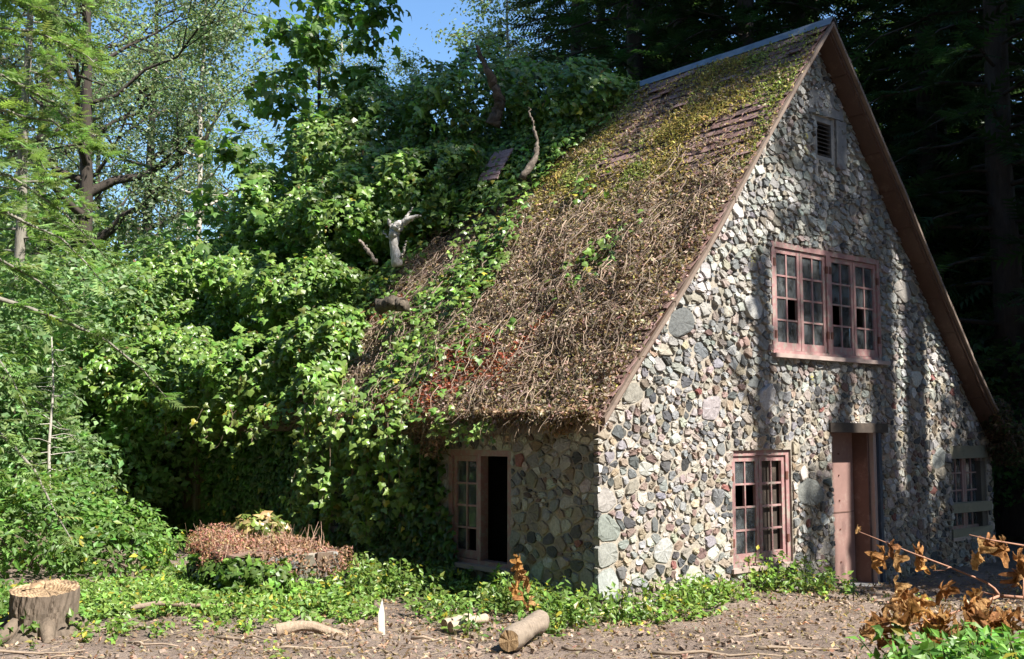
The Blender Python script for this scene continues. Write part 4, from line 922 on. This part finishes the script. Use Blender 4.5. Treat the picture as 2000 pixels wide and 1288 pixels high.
# ------------------------------------------------------------------ stump, log, stake, planter
def stump():
    c = np.array([-5.02, 2.5, 0]); c[2] = gz(c[0], c[1])-.03; e = empty('tree_stump', tuple(c)); tag(e, 'sawn tree stump with ridged bark in the left foreground', 'stump')
    n_, m_ = 132, 9; th = np.linspace(0, 2*np.pi, n_, endpoint=False); rr = np.random.default_rng(5); V = []
    ridge = np.interp(th, np.linspace(0, 2*np.pi, 67), np.concatenate([q := rr.uniform(-1, 1, 66), q[:1]])); flare = .5+.5*np.sin(th*5+1)
    for k in range(m_):
        f = k/(m_-1); R = .31+.014*np.roll(ridge, int(rr.integers(-1, 2)))+.003*rr.normal(0, 1, n_)+(.16*flare+.05)*max(0, 1-f*2.2)**2; h = f*(.46+.035*np.sin(th+.6)+.008*ridge)
        V.append(np.stack([R*np.cos(th), R*np.sin(th), h], -1))
    V = np.array(V); F = []
    for k in range(m_-1):
        i = np.arange(n_); j = (i+1) % n_; F.append(np.stack([k*n_+i, k*n_+j, (k+1)*n_+j, (k+1)*n_+i], -1))
    np_mesh('bark', V.reshape(-1, 3), np.concatenate(F), 'bark', e, np.array((.135, .105, .08)))
    top = V[-1]; T_ = [top]; cen = top.mean(0)
    for s_ in (.9, .6, .3): 
        q = cen+(top-cen)*s_; q[:, 2] += -.012+.035*(q[:, 0]+.4*q[:, 1] > .06)*(s_ < .95)+rr.normal(0, .004, n_); T_.append(q)
    T_ = np.concatenate(T_+[cen[None]+[0, 0, -.01]]); F = []
    for k in range(3):
        i = np.arange(n_); j = (i+1) % n_; F += [np.stack([k*n_+i, k*n_+j, (k+1)*n_+j], -1), np.stack([k*n_+i, (k+1)*n_+j, (k+1)*n_+i], -1)]
    i = np.arange(n_); F.append(np.stack([3*n_+i, 3*n_+(i+1) % n_, np.full(n_, 4*n_)], -1)); F = np.concatenate(F)
    np_mesh('cut_top', T_, F, 'cut_wood', e, np.clip(np.array((.36, .25, .14))*np.exp(rr.normal(0, .1, (len(F), 1))), 0, .8))
    for a, L in ((3.4, .45), (4.5, .4), (5.7, .35), (2.6, .3)):
        d = np.array([math.cos(a), math.sin(a), 0]); g = Geo(); g.tube(np.array([d*.26+[0, 0, .16], d*.42+[0, 0, .06], d*(.3+L)+[0, 0, -.03]]), [.09, .065, .03], 8, (.15, .115, .085)); g.build('root', 'bark', e, True)
    g = Geo(); g.add(np.array([(-.2, .05, .46), (.1, .16, .46), (.12, .2, .46), (-.18, .1, .46), (-.12, .1, .5), (.03, .16, .515), (.06, .18, .49), (-.1, .11, .485)]), BOXF, (.5, .34, .18)); g.build('splinter', 'cut_wood', e)
stump()
def log(name, p0, p1, R, label, c=(.25, .2, .155), cat='log', sides=22, bend=0.0, taper=1.0):
    p0, p1 = np.array(p0, float), np.array(p1, float); e = empty(name, tuple((p0+p1)/2)); tag(e, label, cat); o = (p0+p1)/2
    t = np.linspace(0, 1, 9)[:, None]; pts = p0+(p1-p0)*t-o+r.normal(0, .006, (9, 3))+bend*np.sin(t*np.pi*1.5+.4)*np.array([.3, .5, .6]); g = Geo(); V, F = tube(pts, R*taper**t[:, 0]*(1+r.normal(0, .07, 9)), sides, False); V = V+r.normal(0, R*.045, V.shape); g.add(V, F, c); g.build('bark', 'deadwood', e, True)
    for k, sgn in ((0, 1), (8, -1)):
        ring = V[k*sides:(k+1)*sides]; W = np.concatenate([ring, ring.mean(0)[None]]); i = np.arange(sides); g = Geo(); g.add(W, np.stack([i, (i+1) % sides, np.full(sides, sides)], -1), (.36, .24, .13)); g.build('cut_end', 'deadwood', e)
log('log', (-2.25, -1.16, .1), (-1.4, -.62, .12), .1, 'short pale cut log lying before the house corner')
log('log', (-3.35, .95, .0), (-2.6, .5, -.02), .06, 'half buried pale root in the bare foreground soil', (.33, .25, .18), bend=.09, taper=.5)
for k, (a, b_) in enumerate((((-2.05, -.05, .04), (-1.55, .05, .07)), ((-2.0, .1, .05), (-1.62, .22, .06)))):
    log('split_wood', a, b_, .045, ('front', 'rear')[k]+' piece of split pale wood by the weeds', (.42, .34, .25), 'firewood', 12)
log('log', (-4.1, 2.75, .08), (-3.1, 2.4, .1), .03, 'thin fallen pole lying across the left weed patch', (.26, .2, .15), bend=.05, taper=.6)
g = Geo(); V = np.array([(-.03, -.012, -.1), (.03, -.012, -.1), (.03, .012, -.1), (-.03, .012, -.1), (-.03, -.012, .2), (.03, -.012, .2), (.03, .012, .2), (-.03, .012, .2), (.012, 0, .34)])
g.add(V, np.concatenate([BOXF[:2], BOXF[4:], [[4, 5, 8], [5, 6, 8], [6, 7, 8], [7, 4, 8]]])); o = g.build('stake', 'stake_wood'); o.location = (-2.5, .45, gz(-2.5, .45)); o.rotation_euler = (.05, -.04, -.6); tag(o, 'white pointed wooden stake standing in the weeds', 'stake')
# stone planter with a slab top and red stonecrop
pl = empty('stone_planter', (-2.1, 3.75, .05)); tag(pl, 'low stone planter with slab top under the hanging ivy', 'planter'); rp = np.random.default_rng(9)
g = Geo(); g.box((-.62, -.62, -.2), (.7, .62, .4)); g.build('core', 'mortar', pl)
for face in range(2):
    for row in range(3):
        u = -.62
        while u < (.62 if face == 0 else .7)-.05:
            w = rp.uniform(.16, .3); u2 = min(u+w, .62 if face == 0 else .7); z0 = -.1+row*.17; g = Geo(); jv = rp.uniform(.02, .06)
            if face == 0: g.box((-.62-jv, u+.01, z0+.01), (-.6, u2-.01, z0+.16), pick(PAL_LOW, rp)*.5, jit=.025)
            else: g.box((u+.01, -.62-jv, z0+.01), (u2-.01, -.6, z0+.16), pick(PAL_LOW, rp)*.5, jit=.025)
            g.build('stone', 'stone', pl); u = u2
for k in range(3): g = Geo(); g.box((-.66+k*.46, -.66+.06*k, .41-.02*k), (-.22+k*.46, .6, .46-.02*k), (.2, .13, .1), jit=.03); g.build('slab', 'stone', pl)
def tuft(name, loc, lumps, dens, c, size, T, label, cat, mt, seed, extra=None):
    rr = np.random.default_rng(seed); e = empty(name, loc); tag(e, label, cat); LC = np.array([q[:3] for q in lumps]); LR = np.array([q[3:] for q in lumps]); P, N = lump_points(LC, LR, dens, rr, .3, 5, -.3, .6, .6)
    g = Geo(); cc = leafcols(len(P), c, rr, .35); 
    if extra is not None: k = rr.random(len(P)) < .35; cc[k] = leafcols(k.sum(), extra, rr, .3)
    leaf_geo(g, T, P, N+np.array([0, -.2, .5])+rr.normal(0, .6, P.shape), rr.uniform(.6, 1.3, len(P))*size, None, (0, 0, .3), .4, rr, cols=cc); g.build('foliage', mt, e); return e
tuft('stonecrop', (-2.5, 4.1, .52), [(0, 0, .02, .36, .5, .2), (-.12, -.45, -.08, .3, .34, .24), (.3, .1, -.02, .35, .4, .15)], 1900, (.33, .16, .125), .045, CURL, 'dusty red stonecrop heaped on the planter', 'stonecrop', 'dry_leaf', 81, (.36, .27, .15))
tuft('dry_weeds', (-1.95, 3.6, .5), [(0, 0, -.02, .5, .5, .16), (-.3, -.42, -.1, .4, .25, .2), (.45, -.35, -.22, .35, .35, .22)], 1100, (.31, .2, .135), .06, CURL, 'tangle of dry brown weeds on the planter slab', 'weeds', 'dry_leaf', 82, (.3, .17, .13))
tuft('ivy_sprig', (-1.9, 4.15, .58), [(0, 0, .1, .35, .3, .2)], 330, (.13, .17, .04), .1, IVY, 'yellowing ivy sprig at the back of the planter', 'ivy', 'ivy_leaf', 83, (.3, .22, .1))
tuft('ivy_sprig', (-2.7, 3.75, .1), [(0, -.1, .1, .25, .55, .28), (.3, -.75, .1, .4, .25, .26), (.0, -.6, .2, .25, .25, .2)], 360, (.09, .16, .03), .09, IVY, 'green ivy creeping up the planter front', 'ivy', 'ivy_leaf', 84)

# ------------------------------------------------------------------ weeds, litter, sticks
def weeds(name, n_, fx, label, c, seed, size=(.05, .1), h=(.05, .3), yellow=.06, T=OVATE, lv=9):
    rr = np.random.default_rng(seed); P0, H0 = fx(n_, rr); g = Geo(); k = len(P0); hh = H0*rr.uniform(*h, k)
    lean = rr.normal(0, .28, (k, 2))*hh[:, None]
    f = rr.random((k, lv))**.6; P = np.stack([P0[:, 0, None]+lean[:, 0, None]*f+rr.normal(0, .025, f.shape), P0[:, 1, None]+lean[:, 1, None]*f+rr.normal(0, .025, f.shape), P0[:, 2, None]+hh[:, None]*f+.01], -1).reshape(-1, 3)
    pc = np.repeat(np.exp(rr.normal(0, .2, k)), lv)[:, None]; cc = leafcols(len(P), c, rr, .22, yellow)*pc
    leaf_geo(g, T, P, np.array([-.05, -.3, .8])+rr.normal(0, .5, P.shape), rr.uniform(*size, len(P)), None, (0, 0, -.2), .2, rr, cols=cc)
    for i in range(0, k, 2): g.tube(np.array([P0[i], P0[i]+np.array([lean[i, 0], lean[i, 1], hh[i]])]), .004, 3, (.12, .16, .04), False)
    o = g.build(name, 'weed_leaf'); tag(o, label, 'weeds', kind='stuff'); return o
def region(x0, x1, y0, y1, dens, hfun):
    def f(n_, rr):
        x = rr.uniform(x0, x1, n_); y = rr.uniform(y0, y1, n_); k = rr.random(n_) < dens(x, y); x, y = x[k], y[k]; return np.stack([x, y, ground_z(x, y)-.01], -1), hfun(x, y)
    return f
nn2 = lambda x, y, s, sd_: wob(np.stack([x, y], -1), s, sd_)*.5+.5
weeds('weeds', 1500, region(-.3, 4.0, -1.5, -.08, lambda x, y: np.clip(1.5*nn2(x, y, 2.2, 21)-.2, 0, 1)*sm(y+.5*(nn2(x, y, 3.1, 33)-.5), -1.0, -.4)*(1-sm(x, 3.4, 4.0)), lambda x, y: .55+.75*nn2(x, y, 2.5, 22)*sm(y, -1, -.3)+.5*np.exp(-((x-2.9)/.5)**2)), 'leafy green weeds along the foot of the sunlit gable wall', (.15, .24, .05), 91, (.05, .1), (.07, .36), .06)
weeds('weeds', 1900, region(-2.3, -.1, -.7, 3.2, lambda x, y: np.clip(1.9*nn2(x, y, 2.6, 23)-.55, 0, 1)*sm(x+.25*y+.9*(nn2(x, y, 1.6, 34)-.5), -1.9, -.8), lambda x, y: .5+.8*nn2(x, y, 2.1, 24)), 'straggling green weeds along the shaded side wall', (.13, .21, .045), 92, (.05, .1), (.05, .4), .06)
weeds('weeds', 2600, region(-4.9, -1.9, 1.2, 5.4, lambda x, y: np.clip(1.7*nn2(x, y, 1.5, 25)-.1, 0, 1)*sm(y+.35*(x+4)+1.0*(nn2(x, y, 1.9, 35)-.5), 1.3, 2.2), lambda x, y: .5+.7*nn2(x, y, 1.9, 26)), 'bright low ground cover between stump and planter', (.16, .26, .055), 93, (.05, .09), (.04, .24), .05, lv=10)
weeds('weeds', 500, region(-6.5, -4.6, 2.2, 6.0, lambda x, y: .8+0*x, lambda x, y: .6+.6*nn2(x, y, 1.9, 27)), 'weeds round the back of the stump', (.1, .19, .04), 94)
# right foreground thicket of low leaves
def fg(n_, rr):
    p = np.array([spot(rr.uniform(1640, 2080), 1288, rr.uniform(5.2, 6.6)) for _ in range(n_)]); p[:, 2] = ground_z(p[:, 0], p[:, 1])
    d = p-CAM; px = 1000+FPX*(d@RGT)/(d@FWD); return p, .2+.85*np.clip((px-1600)/260, 0, 1)
weeds('weeds', 1500, fg, 'lush bright green leaves in the right foreground corner', (.12, .24, .05), 95, (.06, .1), (.38, .76), .02, lv=15)
weeds('weeds', 420, region(-6.5, 4.5, -4.2, 1.8, lambda x, y: np.clip(2.6*nn2(x, y, 1.3, 36)-1.45, 0, 1), lambda x, y: .5+.5*nn2(x, y, 2.5, 37)), 'scattered yellowing weeds over the bare soil', (.15, .2, .05), 96, (.04, .08), (.04, .16), .2, lv=7)
# single seedlings
for k, (px, d, h_, lab) in enumerate(((1657, 13.1, .3, 'small green seedling before the door'), (1100, 11.2, .5, 'leafy sprout climbing at the shaded corner'), (915, 10.6, .36, 'upright sprout below the side window'), (600, 10.9, .3, 'leafy sprout at the foot of the planter'))):
    p = gspot(px, d); p[2] = gz(p[0], p[1]); e = empty('seedling', tuple(p)); tag(e, lab, 'plant'); g = Geo(); g.tube(np.array([(0, 0, 0), (.01, 0, h_*.6), (.03, .01, h_)]), [.008, .006, .003], 5, (.13, .17, .05), False); g.build('stem', 'weed_leaf', e)
    for j in range(12):
        a = j*2.4; z = h_*(.3+.7*j/11); V, F = scatter(OVATE, [(.01, 0, z)], [(math.cos(a)*.4, math.sin(a)*.4-.3, .8)], [.11*(1.1-.4*j/11)], tip=(math.cos(a), math.sin(a), -.2), r=r, tipmix=1); np_mesh('leaf', V, F, 'weed_leaf', e, leafcols(1, (.12, .22, .05), r, .15)[0])
# litter: dry leaves, chips, needles
n_ = 34000; x = r.uniform(-7.5, 7, n_); y = r.uniform(-5, 4.5, n_); k = (r.random(n_) < .25+.75*nn2(x, y, 1.1, 28)**1.5) & ~((x > .0) & (y > -.05)); x, y = x[k], y[k]
P = np.stack([x, y, ground_z(x, y)+.022], -1); cc = leafcols(len(P), (.26, .175, .115), r, .45); q = r.random(len(P)) < .3; cc[q] = leafcols(q.sum(), (.37, .29, .21), r, .3)
g = Geo(); leaf_geo(g, CURL, P, np.array([0, 0, 1])+r.normal(0, .45, P.shape), r.uniform(.025, .085, len(P)), None, r=r, cols=cc)
for k in range(4200):
    a = r.uniform(0, 6.28); i = r.integers(len(P)); L = r.uniform(.04, .2); d = np.array([math.cos(a), math.sin(a), r.normal(0, .12)]); g.tube(np.array([P[i]-d*L/2, P[i]+r.normal(0, .006, 3), P[i]+d*L/2]), r.uniform(.0015, .004), 3, np.array((.4, .32, .25))*r.uniform(.5, 1.3), False)
lit = g.build('leaf_litter', 'dry_leaf'); tag(lit, 'dry leaf litter and wood chips over the soil', 'litter', kind='stuff')
# countable sticks
SK = [(60, 1262, 1.0), (130, 1272, .7), (20, 1190, .8), (1250, 1280, .9), (1400, 1275, 1.1), (1560, 1262, .8), (300, 1250, .6), (610, 1262, .7), (860, 1240, .6), (1150, 1258, .5), (215, 1225, .5), (480, 1240, .6), (1330, 1262, .5), (1480, 1230, .6)]
WH = ['beside the stump roots', 'below the stump', 'leaning at the left edge by the stump', 'right of the cut log', 'on the path below the gable weeds', 'on the shaded path', 'below the left weed patch', 'left of the white stake', 'between stake and cut log', 'just right of the cut log end', 'at the stump foot', 'before the planter weeds', 'before the gable weeds', 'under the pink window weeds']
for (px, py, L), w in zip(SK, WH):
    d = 1.9/(((py-644)/FPX)*UPV[2]-FWD[2]) if False else None
    ry = FWD+RGT*(px-1000)/FPX-UPV*(py-644)/FPX; p = CAM+ry*(-1.86/ry[2]); a = r.uniform(-.5, .5)+(0 if px != 20 else 1.2); dv = np.array([math.cos(a-.7), math.sin(a-.7), 0])
    t = np.linspace(-.5, .5, 6)[:, None]; pts = dv*L*t+r.normal(0, .018, (6, 3)); pts[:, 2] = np.abs(pts[:, 2])+.01
    g = Geo(); g.tube(pts, np.linspace(.016, .006, 6)*r.uniform(.7, 1.3), 6, np.array((.3, .23, .17))*r.uniform(.6, 1.25)); o = g.build('stick', 'twig', None, True); o.location = (p[0], p[1], gz(p[0], p[1])); tag(o, 'bare fallen stick '+w, 'stick', 'sticks on the soil')

# ------------------------------------------------------------------ dry maple branch in the right foreground
br = empty('dry_branch', tuple(spot(2000, 1170, 7.0))); br['label'] = 'fallen maple branch hung with curled orange brown leaves'; br['category'] = 'branch'; bo = np.array(br.location)
TW = (.36, .19, .13)
def tw(pix, r0, r1):
    pts = np.array([spot(*q) for q in pix])-bo; g = Geo(); g.tube(pts, np.linspace(r0, r1, len(pts)), 6, TW); return g.build('twig', 'twig', br, True)
tw([(2060, 1175, 7.0), (2000, 1168, 7.0), (1953, 1164, 7.0)], .013, .011)
tw([(1953, 1164, 7.0), (1942, 1150, 7.02), (1925, 1137, 7.05), (1860, 1110, 7.1), (1780, 1080, 7.2), (1675, 1038, 7.3)], .01, .004)
tw([(1953, 1164, 7.0), (1910, 1180, 6.95), (1860, 1198, 6.9), (1800, 1215, 6.85), (1720, 1240, 6.8)], .009, .004)
tw([(1950, 1163, 7.0), (1930, 1160, 7.05), (1910, 1153, 7.1)], .006, .003)
tw([(2060, 1075, 7.0), (2000, 1066, 7.0), (1940, 1056, 7.0), (1893, 1045, 7.0)], .008, .004)
tw([(1855, 1108, 7.1), (1845, 1114, 7.1), (1822, 1115, 7.1)], .004, .002)
tw([(2010, 1200, 6.9), (1998, 1160, 6.95), (2000, 1120, 7.0)], .006, .004)
rl = np.random.default_rng(77)
def curled(seed):
    """dry maple leaf: lobed blade on a polar grid, folded and rolled about its veins"""
    q = np.random.default_rng(seed); n_, m_ = 34, 4; th = np.linspace(-np.pi, np.pi, n_, endpoint=False)
    lob = .40+.17*np.cos(th*5)*(1-.35*np.abs(th)/np.pi)+.14*np.cos(th)+.035*np.cos(th*15+q.uniform(0, 6))+q.normal(0, .02, n_)
    V = [(0, .34)]
    for k in range(1, m_+1): V += [(l*k/m_*math.sin(t), .34+l*k/m_*math.cos(t)) for t, l in zip(th, lob)]
    V = np.array(V); x, y = V[:, 0], V[:, 1]; k = q.uniform(3.0, 5.2); a = x*k; z = (1-np.cos(a))/k*1.3
    vein = np.concatenate([[0], np.tile(np.cos(th*5), m_)]); rad = np.hypot(x, y-.34); z = z+.09*vein*rad/.4*q.uniform(.6, 1.6)+.05*np.sin(y*9+q.uniform(0, 6))*rad/.4+.04*np.sin(x*22+y*15+q.uniform(0, 6))*rad/.4
    xx = np.sin(a)/k; z = z-.5*y*y*q.uniform(-.2, 1.0); V = np.stack([xx, -y, z], -1); F = []
    i = np.arange(n_); j = (i+1) % n_; F.append(np.stack([np.zeros(n_, int), 1+i, 1+j], -1))
    for k in range(m_-1): F += [np.stack([1+k*n_+i, 1+(k+1)*n_+i, 1+(k+1)*n_+j], -1), np.stack([1+k*n_+i, 1+(k+1)*n_+j, 1+k*n_+j], -1)]
    return V, np.concatenate(F)
LM = []
for k in range(9):
    V, F = curled(k); c = np.array([(.52, .29, .1), (.4, .21, .085), (.58, .38, .18), (.3, .15, .07), (.48, .3, .14)][k % 5]); LM.append(np_mesh('dry_leaf', V, F, 'maple_dry', br, np.clip(c*np.exp(rl.normal(0, .18, (len(F), 1))), 0, .8), True))
hang = [(1697, 1105, .15, 7.3), (1728, 1092, .15, 7.25), (1745, 1098, .15, 7.25), (1736, 1080, .12, 7.22), (1790, 1100, .13, 7.2), (1797, 1118, .11, 7.2), (1788, 1090, .1, 7.2), (1910, 1075, .16, 7.0), (1920, 1070, .16, 7.0), (1905, 1100, .14, 7.0), (1965, 1085, .16, 7.0), (1980, 1100, .17, 7.0), (1990, 1125, .16, 7.0), (1962, 1072, .13, 7.0), (1985, 1140, .14, 7.0), (1840, 1165, .13, 7.05), (1852, 1160, .13, 7.05), (1760, 1165, .18, 7.0), (1778, 1170, .17, 7.0), (1750, 1185, .17, 6.95), (1800, 1185, .13, 6.95), (1765, 1195, .15, 6.9), (1745, 1150, .15, 7.0), (1905, 1180, .12, 6.95), (1918, 1175, .13, 6.95), (1890, 1195, .14, 6.9), (1930, 1200, .12, 6.9), (1678, 1052, .06, 7.3), (1828, 1128, .05, 7.1)]
heap = [(rl.uniform(1690, 1930), rl.uniform(1175, 1255), rl.uniform(.09, .15), rl.uniform(6.65, 6.95)) for _ in range(66)]+[(rl.uniform(1930, 2010), rl.uniform(1190, 1225), rl.uniform(.09, .15), 6.8) for _ in range(14)]
for k, (px, py, s, d) in enumerate(hang+heap):
    o = LM[k] if k < 9 else LM[rl.integers(9)].copy()
    if k >= 9: COL.objects.link(o); o.parent = br
    if k >= len(hang): py = max(py, 1195+max(0, (1780-px))*.35)
    o.location = Vector(spot(px, py-(25 if k < len(hang) else 0), d)-bo); s *= 1.0; o.scale = (s, s, s*rl.uniform(.8, 1.4))
    if k < len(hang): o.rotation_euler = (math.radians(80)+rl.normal(0, .25), rl.normal(0, .3), rl.uniform(0, 6.28))
    else: o.rotation_euler = (rl.normal(.5, .6), rl.normal(0, .6), rl.uniform(0, 6.28))
# clump of hanging dead leaves on the side wall
dc2 = empty('dead_leaf_cluster', tuple(spot(1020, 1100, 11.2))); tag(dc2, 'cluster of dead brown leaves hanging below the side window', 'dead leaves')
for k in range(9): 
    o = LM[k % 9].copy(); COL.objects.link(o); o.parent = dc2; o.name = 'dry_leaf'; o.location = (rl.normal(0, .06), rl.normal(0, .06), .1-.06*k); o.scale = (.17,)*3; o.rotation_euler = (math.radians(80)+rl.normal(0, .3), rl.normal(0, .3), rl.uniform(0, 6.28))

tuft('dark_eave_clump', (8.95, -.25, 1.7), [(0, 0, 0, .35, .3, .35), (.15, .1, -.6, .3, .3, .5), (-.35, 0, .45, .2, .2, .3)], 900, (.1, .07, .045), .1, CURL, 'added dark vine clump at the low right eave, shade put into its colour', 'dead vine', 'dry_leaf', 85, (.05, .07, .025))  # added clump; the darkness at this eave is put into its leaf colours

g = Geo()
for k in range(130):
    p = np.array([r.uniform(-2.85, -1.5), r.uniform(3.2, 4.4), .45]); L = r.uniform(.12, .38); d = np.array([r.normal(0, .35), r.normal(0, .35), 1])*L; g.tube(np.array([p, p+d*.6+r.normal(0, .02, 3), p+d]), [.004, .003, .0015], 3, np.array((.34, .22, .16))*r.uniform(.6, 1.3), False)
o = g.build('dry_stalks', 'twig'); tag(o, 'fine dry stalks sticking out of the planter growth', 'stalks', kind='stuff')

g = Geo(); q = np.random.default_rng(99)
for k in range(1100):
    x, y = q.uniform(-6.5, 5), q.uniform(-4, 1.2); a = q.uniform(.008, .03)
    V = norm(q.normal(size=(8, 3)))*a; V = np.array([(-1, -1, -1), (1, -1, -1), (1, 1, -1), (-1, 1, -1), (-1, -1, 1), (1, -1, 1), (1, 1, 1), (-1, 1, 1)])*a*np.array([1, .8, .6])+V*.5
    g.add(V+np.array([x, y, gz(x, y)+.01]), BOXF, np.array((.25, .19, .15))*q.uniform(.6, 1.4))
tag(g.build('clods', 'twig'), 'small clods of earth scattered over the bare soil', 'soil clods', kind='stuff')
